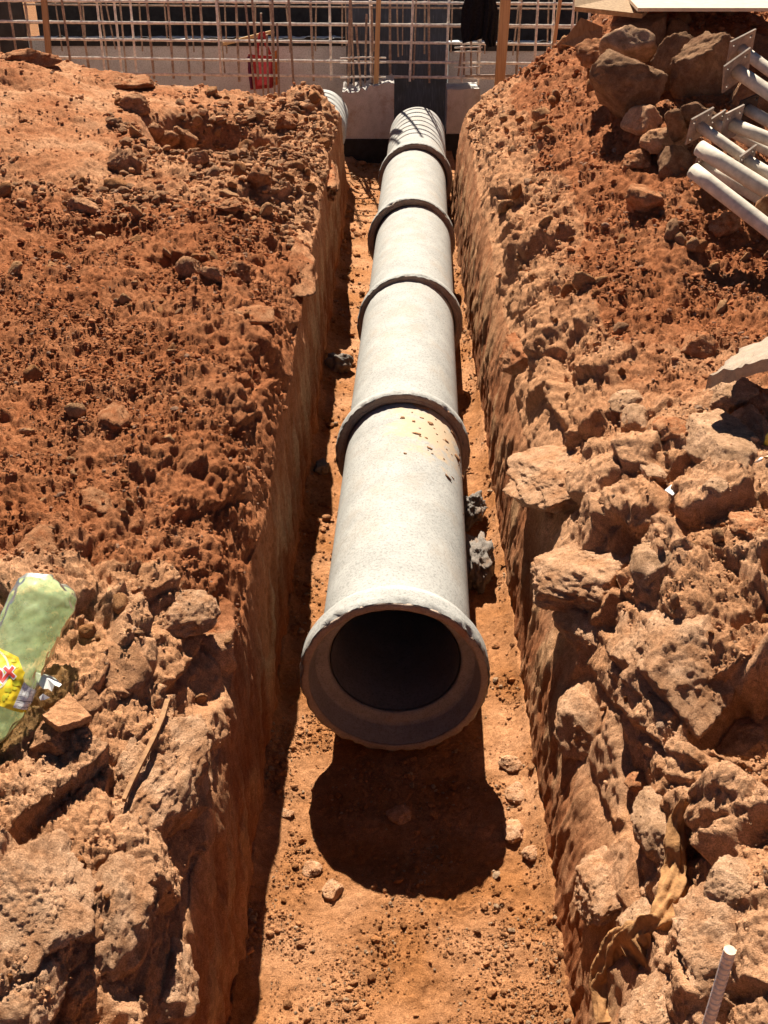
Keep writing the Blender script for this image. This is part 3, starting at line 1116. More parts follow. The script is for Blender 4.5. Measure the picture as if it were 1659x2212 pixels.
# countable clods strewn over both banks
def strew(Bk, side, n, seed, zone_word):
    r = np.random.default_rng(seed)
    protos = []
    for k in range(9):
        V, Fc = rock_mesh(ICO3, r, r.uniform(.7, 1.1, 3), 9, .10, .1)
        me = mesh_np('clod', V, Fc, True)
        me.materials.append(M_CLOD)
        protos.append(me)
    P = Bk['P'].reshape(-1, 3)
    z = P[:, 1] * cp + (CAM_Z - P[:, 2]) * sp
    wt = (1 - Bk['isw']).ravel() * (P[:, 1] > 1.2) * (P[:, 1] < 8.3) * (.3 + Bk['red'].ravel() * .6 + Bk['stony'].ravel() * 2.2 + .35 * Bk['near'].ravel()) * (1 - .8 * Bk['comp'].ravel())
    wt *= np.clip(Bk['N'][..., 2].ravel(), 0, 1) ** 2
    wt *= np.clip(.3 + 1.5 * fbm(P * 2.2 + 8, 2), .05, 2)
    i = pick(Bk, n, wt, r)
    for q in i:
        s = min(.065, (4.0 + 9.5 * r.random() ** 2.4) * z[q] / 1134.0)
        o = bpy.data.objects.new('clod', protos[r.integers(0, 9)])
        o.location = Vector(P[q]) + Vector((0, 0, s * .25))
        o.rotation_euler = tuple(r.uniform(0, 6.28, 3))
        o.scale = (s, s * r.uniform(.7, 1), s * r.uniform(.55, .9))
        col.objects.link(o)
        y_ = P[q][1]
        far = 'at the far end' if y_ > 6 else 'in the middle' if y_ > 3.3 else 'at the near end'
        rim = 'close to the trench rim' if abs(P[q][0]) < .36 + .12 * y_ else 'well away from the trench'
        size = 'large' if s > .042 else 'medium' if s > .026 else 'small'
        tag(o, f'{size} loose clod {far} of the {zone_word} bank, {rim}', 'clod', f'clods strewn on the {zone_word} bank')


strew(bankL, -1, 150, 31, 'left')
strew(bankR, 1, 130, 32, 'right')
print("rocks", time.time() - T0)


# ------------------------------------------------------------------ concrete pipes
AX0 = np.array([.030, 2.60, .300])              # centre of the nearest pipe's mouth
AXD = np.array([.034, 1.0, 0.0]); AXD /= np.linalg.norm(AXD)
AXX = np.array([AXD[1], -AXD[0], 0])
R_BELL, R_BAR, R_BORE = .279, .229, .192


def lathe(profile, c, n=96, chip=None, seed=0, closed=True):
    """profile: (distance along the axis, radius) rings around the pipe axis starting at c"""
    m = len(profile)
    th = np.linspace(0, 2 * math.pi, n, endpoint=False)
    V = np.zeros((m, n, 3))
    for k, (s, r) in enumerate(profile):
        V[k] = (c + AXD * s) + r * (np.cos(th)[:, None] * AXX + np.sin(th)[:, None] * np.array([0, 0, 1.]))
    V = V.reshape(-1, 3)
    if chip is not None:
        off = np.array([seed * 3.1, 0, 0])
        amp = np.repeat(np.array(chip), n)
        nz = np.clip(fbm((V + off) * 16, 3) - .1, 0, 1) + .5 * np.clip(fbm((V + off) * 55, 2), -.2, 1)
        ctr = c + AXD[None, :] * ((V - c) @ AXD)[:, None]
        rv = V - ctr
        V = ctr + rv * (1 - amp * nz)[:, None] + AXD[None, :] * (amp * nz * .25)[:, None]
    Fc = []
    for k in range(m if closed else m - 1):
        k2 = (k + 1) % m
        for j in range(n):
            j2 = (j + 1) % n
            Fc.append((k * n + j, k * n + j2, k2 * n + j2, k2 * n + j))
    return V, np.array(Fc)


def dense(profile, step=.012):
    out, idx = [], []
    for a, b in zip(profile[:-1], profile[1:]):
        L = math.hypot(b[0] - a[0], b[1] - a[1])
        k = max(1, int(L / step))
        for q in range(k):
            t = q / k
            out.append((a[0] + (b[0] - a[0]) * t, a[1] + (b[1] - a[1]) * t))
    out.append(profile[-1])
    return out


joints = [0, 1.405, 2.83, 4.22, 5.66]
pipe_labels = ['nearest pale concrete pipe with its open bell mouth facing the camera',
               'second concrete pipe from the camera, behind the muddy joint',
               'third concrete pipe from the camera in the middle of the trench',
               'fourth concrete pipe from the camera, second from the far end',
               'farthest concrete pipe of the line, striped by rebar shadows']
PIPE_END = 7.15
for k, s0 in enumerate(joints):
    c = AX0 + AXD * s0 + np.array([0, 0, .006 * math.sin(k * 2.1)]) + AXX * .006 * math.sin(k * 3.7)
    s_end = (joints[k + 1] + .085 if k < 4 else PIPE_END) - s0
    root = thing('concrete_pipe', (c[0], c[1], 0.02), pipe_labels[k], 'pipe', 'concrete pipes laid in the trench')
    # barrel: outer skin from the shoulder to the spigot end, and the bore back to the socket
    out = dense([(.09, R_BAR), (s_end, R_BAR)], .05)
    inn = dense([(s_end, R_BORE), (.095, R_BORE)], .05)
    V, Fc = lathe(out, c, 96, closed=False)
    V += 0.0012 * fbm(V * 5, 2)[:, None] * np.array([0, 0, 1])
    barrel = add('barrel', V, Fc, M_PIPE if k > 0 else M_PIPE_MUD, root, True)
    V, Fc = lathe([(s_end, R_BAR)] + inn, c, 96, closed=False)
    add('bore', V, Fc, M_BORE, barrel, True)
    R_BELL = .279 if k == 0 else .269
    sh = 1.0 if k == 0 else .68
    # bell: lip, outside, shoulder, then the socket
    prof = dense([(.0, R_BELL - .004), (.012, R_BELL), (.065 * sh, R_BELL - .002), (.115 * sh, R_BELL - .024), (.15 * sh, R_BAR + .0015)], .010)
    sock = dense([(.15 * sh, R_BAR - .004), (.098, R_BAR - .004), (.095, R_BORE + .003), (.085, R_BORE + .010), (.082, R_BORE + .02), (.080, R_BELL - .042), (.03, R_BELL - .033), (.0, R_BELL - .027)], .010)
    ring = prof
    chip = [.045 if (s < .016 and r > R_BELL - .02) else .008 if s < .06 and r > R_BELL - .02 else .004 if abs(r - R_BORE) < .02 else 0 for s, r in ring]
    V, Fc = lathe(ring, c, 128, chip, k, closed=False)
    V += .0015 * fbm(V * 30, 2)[:, None] * AXD
    bell = add('bell', V, Fc, M_PIPE, root, True)
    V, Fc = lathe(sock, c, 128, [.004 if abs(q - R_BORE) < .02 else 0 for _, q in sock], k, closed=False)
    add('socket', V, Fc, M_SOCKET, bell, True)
    # lip face, browned by the earth
    lipr = dense([(-.002, R_BELL - .028), (-.003, R_BELL - .006)], .006)
    V, Fc = lathe(lipr + [(.004, R_BELL - .005), (.004, R_BELL - .028)], c, 128, [.035 if q > R_BELL - .012 else .004 for s, q in lipr] + [.035, .004], k)
    V += .002 * fbm(V * 40, 2)[:, None] * AXD
    add('lip', V, Fc, M_LIP, bell, True)
    if k > 0:      # mortar packed into the joint
        mr = dense([(.004, R_BAR - .003), (-.004, R_BAR + .006), (-.004, R_BELL - .026), (.0, R_BELL - .022), (.05, .235), (.05, R_BAR - .003)], .008)
        V, Fc = lathe(mr, c, 96)
        V += (.006 * fbm(V * 18, 4))[:, None] * AXD
        add('joint_mortar', V, Fc, M_LIP, root, True)

# dried mud splashes stuck to the nearest pipe
root = None
r = np.random.default_rng(77)
for k in range(40):
    s = 1.405 - abs(r.normal(.18, .16))
    th = math.radians(np.clip(r.normal(52, 26), 5, 120))
    c = AX0 + AXD * s
    p = c + (R_BAR + .001) * (math.cos(th) * AXX + math.sin(th) * np.array([0, 0, 1]))
    sz = .003 + .018 * r.random() ** 4
    V, Fc = rock_mesh(ICO2, r, (sz * r.uniform(.7, 1.3), sz * r.uniform(.8, 2.4), sz * .4), 10, .25, .4)
    Rm = frame(math.cos(th) * AXX + math.sin(th) * np.array([0, 0, 1]))
    V = V @ Rm.T
    o = add('mud_splash', V + p, Fc, M_SOIL, None, True, rock_colors(V, r, MIDR, TAN), origin=p, label='crumb of dried mud stuck on top of the nearest pipe by the joint', cat='mud', group='mud crumbs on the nearest pipe')

# the second line: a pipe end rising behind the left bank
c2 = np.array([-.485, 8.78, .53])
R_BAR2 = .20
save = (AX0, AXD, AXX)
AXD = np.array([.0, 1., 0.]); AXX = np.array([1., 0, 0])
root = thing('concrete_pipe', (c2[0], c2[1], 0), 'white rounded pipe end peeking out behind the far left corner of the bank', 'pipe')
V, Fc = lathe(dense([(0, .18), (.02, R_BAR2), (.63, R_BAR2), (.65, .18), (.65, .16), (0, .16)], .05), c2, 64)
add('barrel', V, Fc, M_PIPE, root, True)
V, Fc = rock_mesh(ICO4, r, (.32, .5, .36), 8, .06)
pm = np.array([c2[0] - .08, c2[1] + .25, .03])
add('earth_pad', V + pm, Fc, M_SOIL, None, True, rock_colors(V, r, RED, TAN), origin=pm, label='low pad of earth carrying the pipe end behind the left bank', cat='earth pad')
AX0, AXD, AXX = save
print("pipes", time.time() - T0)


# ------------------------------------------------------------------ building site at the back
def slab(name, x0, x1, Y, z0, z1, thick, mat, label, cat, top_noise=0.0, seed=0):
    """upright wall with an uneven top edge"""
    r = np.random.default_rng(seed)
    n = max(4, int((x1 - x0) / .03))
    m = 14
    xs = np.linspace(x0, x1, n)
    tops = z1 + (top_noise * (fbm(np.stack([xs * 9, xs * 0 + seed, xs * 0], -1), 3)) if top_noise else 0 * xs)
    V, Fc = [], []
    for fy in (0, thick):
        for k in range(m):
            t = k / (m - 1)
            for i in range(n):
                V.append((xs[i], Y + fy, z0 + (tops[i] - z0) * t))
    V = np.array(V)
    def I(s, k, i): return s * n * m + k * n + i
    for k in range(m - 1):
        for i in range(n - 1):
            Fc.append((I(0, k, i), I(0, k, i + 1), I(0, k + 1, i + 1), I(0, k + 1, i)))
            Fc.append((I(1, k, i + 1), I(1, k, i), I(1, k + 1, i), I(1, k + 1, i + 1)))
    for i in range(n - 1):
        Fc.append((I(0, m - 1, i), I(0, m - 1, i + 1), I(1, m - 1, i + 1), I(1, m - 1, i)))
    for k in range(m - 1):
        Fc.append((I(0, k, 0), I(0, k + 1, 0), I(1, k + 1, 0), I(1, k, 0)))
        Fc.append((I(0, k, n - 1), I(1, k, n - 1), I(1, k + 1, n - 1), I(0, k + 1, n - 1)))
    o0 = ((x0 + x1) / 2, Y, z0)
    return add(name, V, Fc, mat, None, False, label=label, cat=cat, origin=o0)


slab('concrete_wall', -3.75, -.36, 11.55, -.08, .80, .22, M_WALL, 'low pale concrete wall behind the rebar on the left', 'wall', .012, 3)
slab('bitumen_coat', -3.2, -.36, 11.535, .745, .815, .01, M_TAR, 'ragged dark waterproof band along the top of the left wall', 'coating', .03, 5)
slab('concrete_wall', .62, 2.4, 11.55, -.08, .76, .22, M_WALL, 'bluish concrete wall behind the timber post on the right', 'wall', .012, 8)
slab('bitumen_coat', .62, 2.4, 11.535, .70, .775, .01, M_TAR, 'ragged dark waterproof band along the top of the right wall', 'coating', .03, 9)
slab('waterproofed_column', -.355, .60, 11.40, -.08, 1.9, .35, M_NAVY, 'wide navy black column streaked with drips behind the far pipe end', 'column')
slab('back_panel', -4.2, -3.32, 11.30, -.08, 1.9, .05, M_GREYP, 'grey-black formwork panel at the far left behind the rebar', 'panel')
slab('back_panel', -3.6, -.36, 12.75, -.08, 2.0, .05, M_VOID, 'black stand-in sheet for the dark void above the left wall', 'panel')  # black sheets added here where the openings are only dark
slab('back_panel', .60, 4.2, 12.75, -.08, 2.0, .05, M_VOID, 'black stand-in sheet for the dark void above the right wall', 'panel')
slab('back_panel', -6.5, -4.2, 12.0, -.08, 2.0, .05, M_VOID, 'black stand-in sheet carrying the dark void beyond the far left edge', 'panel')

# stub columns with broken tops
def stub(x0, x1, Y, thick, ztop, label, seed, rough=1.0):
    root = thing('column_stub', ((x0 + x1) / 2, Y, -.02), label, 'column')
    n, m = 26, 12
    xs = np.linspace(x0, x1, n)
    ys = np.linspace(Y, Y + thick, m)
    X, Yg = np.meshgrid(xs, ys)
    P = np.stack([X.ravel(), Yg.ravel(), np.zeros(X.size)], -1)
    bl = cells(P * 22 + seed, 2)
    zt = ztop - .05 + rough * (.06 * sstep(x0 + .1, x1 - .06, X.ravel()) + .028 * bl[2] + .012 * fbm(P * 40, 2))
    zt = zt.reshape(m, n)
    V = np.concatenate([np.stack([X.ravel(), Yg.ravel(), zt.ravel()], -1),
                        np.stack([X.ravel(), Yg.ravel(), np.full(X.size, .20)], -1)])
    Fc = []
    k0 = n * m
    for j in range(m - 1):
        for i in range(n - 1):
            Fc.append((j * n + i, j * n + i + 1, (j + 1) * n + i + 1, (j + 1) * n + i))
    for i in range(n - 1):
        Fc.append((k0 + i, k0 + i + 1, i + 1, i))
        Fc.append((k0 + (m - 1) * n + i + 1, k0 + (m - 1) * n + i, (m - 1) * n + i, (m - 1) * n + i + 1))
    for j in range(m - 1):
        Fc.append((k0 + (j + 1) * n, k0 + j * n, j * n, (j + 1) * n))
        Fc.append((k0 + j * n + n - 1, k0 + (j + 1) * n + n - 1, (j + 1) * n + n - 1, j * n + n - 1))
    top = add('broken_top', V[:k0], [f for f in Fc if max(f) < k0], M_RUBBLE, root)
    add('shaft', V, [f for f in Fc if max(f) >= k0], M_BLOCK, root)
    MB().box(((x0 + x1) / 2, Y + thick / 2, .09), (x1 - x0 + .03, thick + .03, .22)).build('tarred_foot', M_TAR, root)
    return root


sa, sb = at(741, 290, Y=10.1), at(851, 290, Y=10.1)
stub(sa[0], sb[0], 10.1, .38, .645, 'broken concrete column stub left of the far pipe end', 2)
sa, sb = at(965, 250, Y=10.3), at(1035, 250, Y=10.3)
stub(sa[0], sb[0], 10.3, .3, .62, 'pale concrete column stub right of the far pipe end', 5, .15)


def bar_mesh(p, q, rad, r, n=7, crust=0.0):
    L = np.linalg.norm(np.array(q) - np.array(p))
    m = max(3, int(L / .035)) if crust else 5
    t = np.linspace(0, 1, m)[:, None]
    path = np.array(p) * (1 - t) + np.array(q) * t
    bow = np.sin(np.pi * t) * r.normal(0, .004, 3)
    path = path + bow
    rad = rad * (1 + (crust * r.random(m) ** 2 if crust else 0 * t[:, 0]))
    return MB().tube(path, rad, n)


def cage_xy(x):      # the cage's plane is turned a little: its right end is nearer
    return 10.52 - .066 * (x + .2)


def rebar_cage(label, x0, x1, dY, xs_step, zs, zlow, ztop, rad, seed, mats, crust):
    r = np.random.default_rng(seed)
    root = thing('rebar_cage', (0, cage_xy(0) + dY, zlow), label, 'rebar cage')
    for z in zs:
        a = (x0, cage_xy(x0) + dY, z + r.normal(0, .006)); b = (x1, cage_xy(x1) + dY, z + r.normal(0, .006))
        bar_mesh(a, b, rad * 1.05, r, 7, crust).build('horizontal_bar', mats[1], root)
        if r.random() < .25:
            xa = r.uniform(x0, x1 - 1)
            bar_mesh((xa, cage_xy(xa) + dY - .012, z + .022), (xa + 1, cage_xy(xa + 1) + dY - .012, z + .016), rad * .9, r, 6).build('lap_bar', mats[0], root)
    x = x0 + .05
    while x < x1:
        lean = r.normal(0, .022)
        lo = zlow + r.normal(0, .02)
        yb = cage_xy(x) + dY + (.018 if r.random() < .7 else -.018)
        bar_mesh((x - lean * .3, yb, lo), (x + lean, yb, ztop + r.uniform(-.05, .05)), rad, r, 7, crust * .7).build('vertical_bar', mats[0] if r.random() < .6 else mats[1], root)
        if r.random() < .18:
            xx = x + r.uniform(.02, .05)
            bar_mesh((xx, yb + .02, lo + .01), (xx + r.normal(0, .03), yb + .02, ztop), rad * .85, r, 6).build('vertical_bar', mats[0], root)
        x += xs_step * r.uniform(.85, 1.15)
    return root


rebar_cage('front curtain of tied rebar crossing the whole back of the site', -4.0, 2.2, 0, .158, [.635, .772, .914, 1.069, 1.235, 1.39, 1.55, 1.71, 1.87, 2.03, 2.19, 2.35], .60, 2.5, .0105, 1, (M_STEEL, M_STEELC), .35)
rebar_cage('second rebar curtain standing in shade behind the front one', -3.9, 2.3, .62, .27, [.97, 1.13, 1.31], .74, 1.50, .0075, 2, (M_STEEL, M_STEEL), .2)


def starter(cx, Y, zb, n, w, label, seed, ztop=1.25):
    r = np.random.default_rng(seed)
    root = thing('starter_bars', (cx, Y, zb), label, 'rebar')
    for k in range(n):
        x = cx + w * (k / (n - 1) - .5) + r.normal(0, .008)
        bar_mesh((x, Y + .05 * (k % 2), zb), (x + r.normal(0, .02), Y + .05 * (k % 2), ztop + r.uniform(-.25, .3)), .009, r, 7, .2).build('vertical_bar', M_STEEL, root)
    for z in (zb + .08, zb + .20, zb + .235):
        bar_mesh((cx - w * .75, Y - .03, z), (cx + w * .75, Y - .03, z + .004), .007, r, 6).build('tie_bar', M_STEELC, root)


p = at(795, 190, Y=10.25)
starter(p[0] - .04, 10.25, .60, 6, .26, 'cluster of rusty starter bars rising from the broken column stub', 11)
p = at(1010, 160, Y=10.4)
starter(p[0], 10.42, .66, 4, .16, 'starter bars standing below the black jacket', 12, 1.05)
p = at(572, 120, Y=10.35)
starter(p[0], 10.40, .10, 5, .20, 'thin vertical bars in front of the red bag', 13, 1.05)


def post(name, xt, yt, xb, yb, Y, w, th, label, mat, zadd=.5, zbot=None):
    a, b = at(xt, yt, Y=Y), at(xb, yb, Y=Y)
    d = a - b
    a = a + d * (zadd / max(d[2], .05))
    if zbot is not None:
        b = b + d * ((zbot - b[2]) / d[2])
    L = np.linalg.norm(a - b)
    Rm = frame(a - b, ref=(0, 1, 0))
    return MB().box((a + b) / 2, (w, th, L), Rm, .003).build(name, mat, None, label=label, cat='timber', origin=(a + b) / 2)


post('timber_post', 1092, 0, 1080, 165, 10.05, .085, .035, 'wide bright timber post right of the black jacket', M_WOOD, zbot=-.03)
post('timber_batten', 1210, 0, 1197, 92, 9.9, .028, .028, 'slim timber batten between the post and the leaning board', M_WOOD, zbot=-.03)
post('timber_batten', 818, 0, 812, 188, 10.17, .040, .03, 'tall timber batten rising from the broken column stub', M_WOOD, zbot=.58)
post('timber_batten', 95, 0, 104, 100, 10.35, .05, .03, 'timber batten at the far left edge of the rebar', M_OLDWOOD, zbot=-.03)
a, b = at(482, 95, Y=11.25), at(592, 68, Y=11.2)
L = np.linalg.norm(a - b)
MB().box((a + b) / 2, (.04, .03, L), frame(b - a), .003).build('timber_stick', M_WOOD, None, label='slanting timber stick above the red bag', cat='timber', origin=(a + b) / 2)


# black jacket hung over the bars
def draped(name, parent, outline, Y, mat, folds, depthy=.05, seed=0, nx=26, ny=30):
    """cloth sheet between a left and a right outline (picture points), front and back"""
    left, right = outline
    ly = [q[1] for q in left]; lx = [q[0] for q in left]
    ry = [q[1] for q in right]; rx = [q[0] for q in right]
    V = []
    for side in (0, 1):
        for j in range(ny):
            t = j / (ny - 1)
            yl = ly[0] + (ly[-1] - ly[0]) * t; yr = ry[0] + (ry[-1] - ry[0]) * t
            xl = np.interp(yl, ly, lx); xr = np.interp(yr, ry, rx)
            for i in range(nx):
                s = i / (nx - 1)
                xx = xl + (xr - xl) * s; yy = yl + (yr - yl) * s
                bulge = math.sin(math.pi * s) ** .6
                f = depthy * bulge * (.6 + .4 * t) + folds * math.sin(s * 19 + seed + 2 * t) * bulge * (.3 + t)
                p = at(xx, yy, Y=Y - (f if side == 0 else -.3 * f))
                V.append(p)
    Fc = []
    k0 = nx * ny
    for j in range(ny - 1):
        for i in range(nx - 1):
            a = j * nx + i
            Fc.append((a, a + nx, a + nx + 1, a + 1))
            Fc.append((k0 + a, k0 + a + 1, k0 + a + nx + 1, k0 + a + nx))
    V = np.array(V)
    return add(name, V, Fc, mat, parent, True)


pj = at(1037, 60, Y=10.3)
root = thing('jacket', pj, 'black jacket hanging from the rebar beside the timber post', 'jacket')
draped('body', root, ([(1008, -12), (997, 20), (995, 60), (999, 94)], [(1062, -12), (1066, 30), (1060, 70), (1040, 84)]), 10.30, M_JACKET, .014, .06, 1)
draped('sleeve', root, ([(1052, -12), (1046, 40), (1042, 80), (1052, 103)], [(1068, -10), (1078, 30), (1076, 60), (1071, 99)]), 10.24, M_JACKET, .012, .05, 2)

# red bag
pb = at(570, 150, Y=11.2)
root = thing('bag', at(570, 195, Y=11.2), 'red and orange fabric bag hanging against the low wall', 'bag')
draped('front_panel', root, ([(536, 117), (535, 150), (541, 194)], [(596, 122), (592, 150), (590, 190)]), 11.2, M_RED, .006, .10, 4)
draped('pocket', root, ([(554, 128), (554, 160), (556, 186)], [(586, 130), (584, 160), (583, 182)]), 11.075, M_PINK, .004, .03, 5)
draped('side_panel', root, ([(588, 114), (588, 150), (588, 186)], [(598, 108), (602, 150), (604, 182)]), 11.22, M_ORANGE, .003, .06, 6)
draped('gusset', root, ([(534, 122), (536, 150), (540, 190)], [(541, 122), (543, 150), (547, 192)]), 11.19, M_PURPLE, .003, .07, 7)
MB().tube([at(556, 120, Y=11.12), at(557, 95, Y=11.14), at(562, 72, Y=11.17), at(570, 70, Y=11.17), at(574, 95, Y=11.15), at(584, 118, Y=11.14)], .014, 8).build('strap', M_RED, root)


# ------------------------------------------------------------------ boards on the right heap
def board(name, corners, Y, thick, mat, label, cat='board'):
    """flat board through four 3-D corners, extruded down"""
    C = np.array(corners, float)
    n = np.cross(C[1] - C[0], C[3] - C[0]); n /= np.linalg.norm(n)
    if n[2] < 0: n = -n
    V = np.concatenate([C, C - n * thick])
    Fc = [(0, 1, 2, 3), (7, 6, 5, 4), (0, 4, 5, 1), (1, 5, 6, 2), (2, 6, 7, 3), (3, 7, 4, 0)]
    return add(name, V, Fc, mat, None, label=label, cat=cat, origin=C.mean(0))


a = at(1378, 17, Y=6.55); b = at(1700, 17, Y=6.55)
board('plywood_sheet', [a, b, b + np.array([.05, 1.5, .06]), a + np.array([.05, 1.5, .06])], 0, .018, M_PLY, 'pale plywood sheet laid over the boulder heap')
a = at(1242, 14, Y=6.75); b = at(1388, 30, Y=6.70)
board('timber_plank', [a, b, b + np.array([.25, .45, .10]), a + np.array([.02, .20, .10])], 0, .028, M_OLDWOOD, 'weathered plank with a splintered end beside the plywood')
a = at(1212, 95, Y=7.6); b = at(1255, 38, Y=7.65); c_ = at(1302, 58, Y=7.65); d_ = at(1300, 112, Y=7.55)
board('leaning_board', [a, b, c_, d_], 0, .02, M_OLDWOOD, 'small dark board leaning on the crest of the right heap')


# ------------------------------------------------------------------ steel props
def prop(head, tail, Yh, Yt, plate, label, rad=.027, pm=None, length=1.7, turn=0.0):
    a, b = at(*head, Y=Yh), at(*tail, Y=Yt)
    d = b - a; d /= np.linalg.norm(d)
    e = a + d * length
    root = thing('steel_prop', (a + e) / 2, label, 'steel prop', 'steel props stacked on the right heap')
    t = np.linspace(0, 1, 14)[:, None]
    MB().tube(a * (1 - t) + e * t, rad, 18).build('tube', M_PROP, root, smooth=True)
    Rm = frame(d) @ rotz(turn)
    if plate:
        s = plate
        # square plate with four bolt holes: outer square ring joined to the holes' rims
        n = 12
        V, Fc = [], []
        m = MB()
        hx = s * .33
        for q in range(4):                                     # four quarter tiles, each with a hole
            ox, oy = (-1, 1)[q % 2] * s / 4, (-1, 1)[q // 2] * s / 4
            outer, inner = [], []
            cxh, cyh = (-1, 1)[q % 2] * hx, (-1, 1)[q // 2] * hx
            for k in range(16):
                th = 2 * math.pi * k / 16 + math.pi / 4
                cth, sth = math.cos(th), math.sin(th)
                mx = max(abs(cth), abs(sth))
                outer.append((ox + cth / mx * s / 4, oy + sth / mx * s / 4))
                inner.append((cxh + .009 * cth, cyh + .009 * sth))
            VV = [(x, y, z) for z in (-.004, .004) for x, y in outer + inner]
            FF = []
            for k in range(16):
                k2 = (k + 1) % 16
                FF.append((k, k2, 16 + k2, 16 + k)); FF.append((32 + k2, 32 + k, 48 + k, 48 + k2))
                FF.append((16 + k, 16 + k2, 48 + k2, 48 + k))
                FF.append((k2, k, 32 + k, 32 + k2))
            m.put(np.array(VV) @ Rm.T + a, FF)
        m.build('head_plate', pm or M_PLATE, root)
    return root


DIRY = .16
prop((1600, 106), (1659, 150), 5.75, 5.60, .15, 'steel prop with the highest head plate of the stack', .027, turn=.35)
prop((1590, 152), (1659, 199), 5.45, 5.30, .155, 'steel prop just below the highest, plate with round bolt holes', .031, turn=.5)
prop((1614, 236), (1659, 262), 5.35, 5.25, .12, 'steel prop with the black head plate', .026, pm=M_PLATED, turn=.2)
prop((1580, 268), (1659, 300), 5.05, 4.92, .135, 'shaded steel prop right below the black plate', .028, turn=.15)
prop((1511, 272), (1624, 352), 5.02, 4.80, .13, 'long thin steel prop with its plate nearest the boulders', .023, turn=.3)
prop((1547, 268), (1659, 327), 5.2, 5.0, .10, 'steel prop half hidden behind the long thin one', .021, turn=.3)
prop((1511, 320), (1659, 412), 4.78, 4.52, 0, 'thick pale steel tube crossing the middle of the stack', .033)
prop((1517, 356), (1659, 440), 4.85, 4.62, .12, 'steel prop lying in shadow under the thick pale tube', .024, turn=.2)
prop((1497, 368), (1642, 480), 4.55, 4.28, 0, 'lowest pale steel tube, its end buried in red soil', .031, length=1.2)
prop((1612, 346), (1659, 374), 4.72, 4.64, .10, 'short-looking steel prop between the long thin one and the thick tube', .024, turn=.4)


# ------------------------------------------------------------------ concrete slab scrap on the right
p0 = at(1530, 828, Y=3.02); p1 = at(1620, 742, Y=3.32)
x = np.linspace(0, 1, 22); y = np.linspace(0, 1, 14)
U, Vv = np.meshgrid(x, y)
A, Bq, Cq, Dq = at(1532, 812, Y=3.00), at(1720, 742, Y=2.96), at(1760, 690, Y=3.42), at(1610, 744, Y=3.36)
top = ((1 - U)[..., None] * (1 - Vv)[..., None] * A + U[..., None] * (1 - Vv)[..., None] * Bq + U[..., None] * Vv[..., None] * Cq + (1 - U)[..., None] * Vv[..., None] * Dq)
tp = top.reshape(-1, 3)
edgeU = np.minimum(np.minimum(U, 1 - U), np.minimum(Vv, 1 - Vv)).ravel()
tp = tp + np.stack([.018 * fbm(tp * 14, 2), .018 * fbm(tp * 14 + 9, 2), .006 * fbm(tp * 30, 3) - .012 * np.exp(-edgeU / .04) * np.random.default_rng(3).random(len(tp))], -1)
bt = tp - np.array([0, -.01, .045])
nx, ny = 22, 14
Fc = []
k0 = nx * ny
for j in range(ny - 1):
    for i in range(nx - 1):
        a = j * nx + i
        Fc.append((a, a + 1, a + nx + 1, a + nx)); Fc.append((k0 + a + 1, k0 + a, k0 + a + nx, k0 + a + nx + 1))
for i in range(nx - 1):
    Fc.append((i + 1, i, k0 + i, k0 + i + 1)); a = (ny - 1) * nx + i; Fc.append((a, a + 1, k0 + a + 1, k0 + a))
for j in range(ny - 1):
    a = j * nx; Fc.append((a, a + nx, k0 + a + nx, k0 + a)); a = j * nx + nx - 1; Fc.append((a + nx, a, k0 + a, k0 + a + nx))
add('concrete_slab', np.concatenate([tp, bt]), Fc, concrete_material('dusty_slab', (.36, .28, .21), (.40, .22, .11), .9, 30, .006), None, label='broken slab of grey concrete jutting in at the right edge', cat='slab', origin=tp.mean(0))


# ------------------------------------------------------------------ rebar stub at the lower right
a = at(1577, 2052, Y=1.10); b = at(1530, 2212, Y=1.10)
d = (a - b) / np.linalg.norm(a - b)
gz = ground_z(b[0], b[1])
e = a - d * .42
m = 260
s = np.linspace(0, 1, m)
L = .42
path = a + (e - a) * s[:, None]
rib = ((s * L / .0115) % 1 < .42).astype(float)
root = thing('rebar_stub', e, 'thick ribbed rebar stub poking up at the lower right corner', 'rebar')
MB().tube(path, .0078 + .0012 * rib, 20).build('bar', simple("dusty_rebar", (.66, .48, .33), .8, .3, 60, .001), root, smooth=False)
tb = np.stack([np.linspace(a[k], e[k], 150) for k in range(3)], -1)
sidev = np.cross(d, (0, 1, 0)); sidev /= np.linalg.norm(sidev)
for sg in (-1, 1):
    MB().tube(tb + sidev * sg * .0085, .0014, 6).build('rib_line', M_STEELC, root)


# ------------------------------------------------------------------ muddy rag
def on_ground(x, y, lift=.01):
    p, n = hit(x, y, True)
    if p is None: p = at(x, y, Z=.8)
    return p + np.array([0, 0, lift])


def in_front(path, margin):
    """moves points of a path toward the eye until they lie clear of the ground and rocks behind them"""
    eye = np.array([0, 0, CAM_Z])
    out = []
    for p in path:
        v = p - eye
        L_ = np.linalg.norm(v)
        h_, _n = None, None
        best = None
        for t_ in TREES + ROCK_TREES:
            q = t_.ray_cast(Vector(eye), Vector(v / L_))
            if q[0] is not None and (best is None or q[3] < best): best = q[3]
        if best is not None and L_ > best - margin:
            p = eye + v / L_ * (best - margin)
        out.append(p)
    return np.array(out)


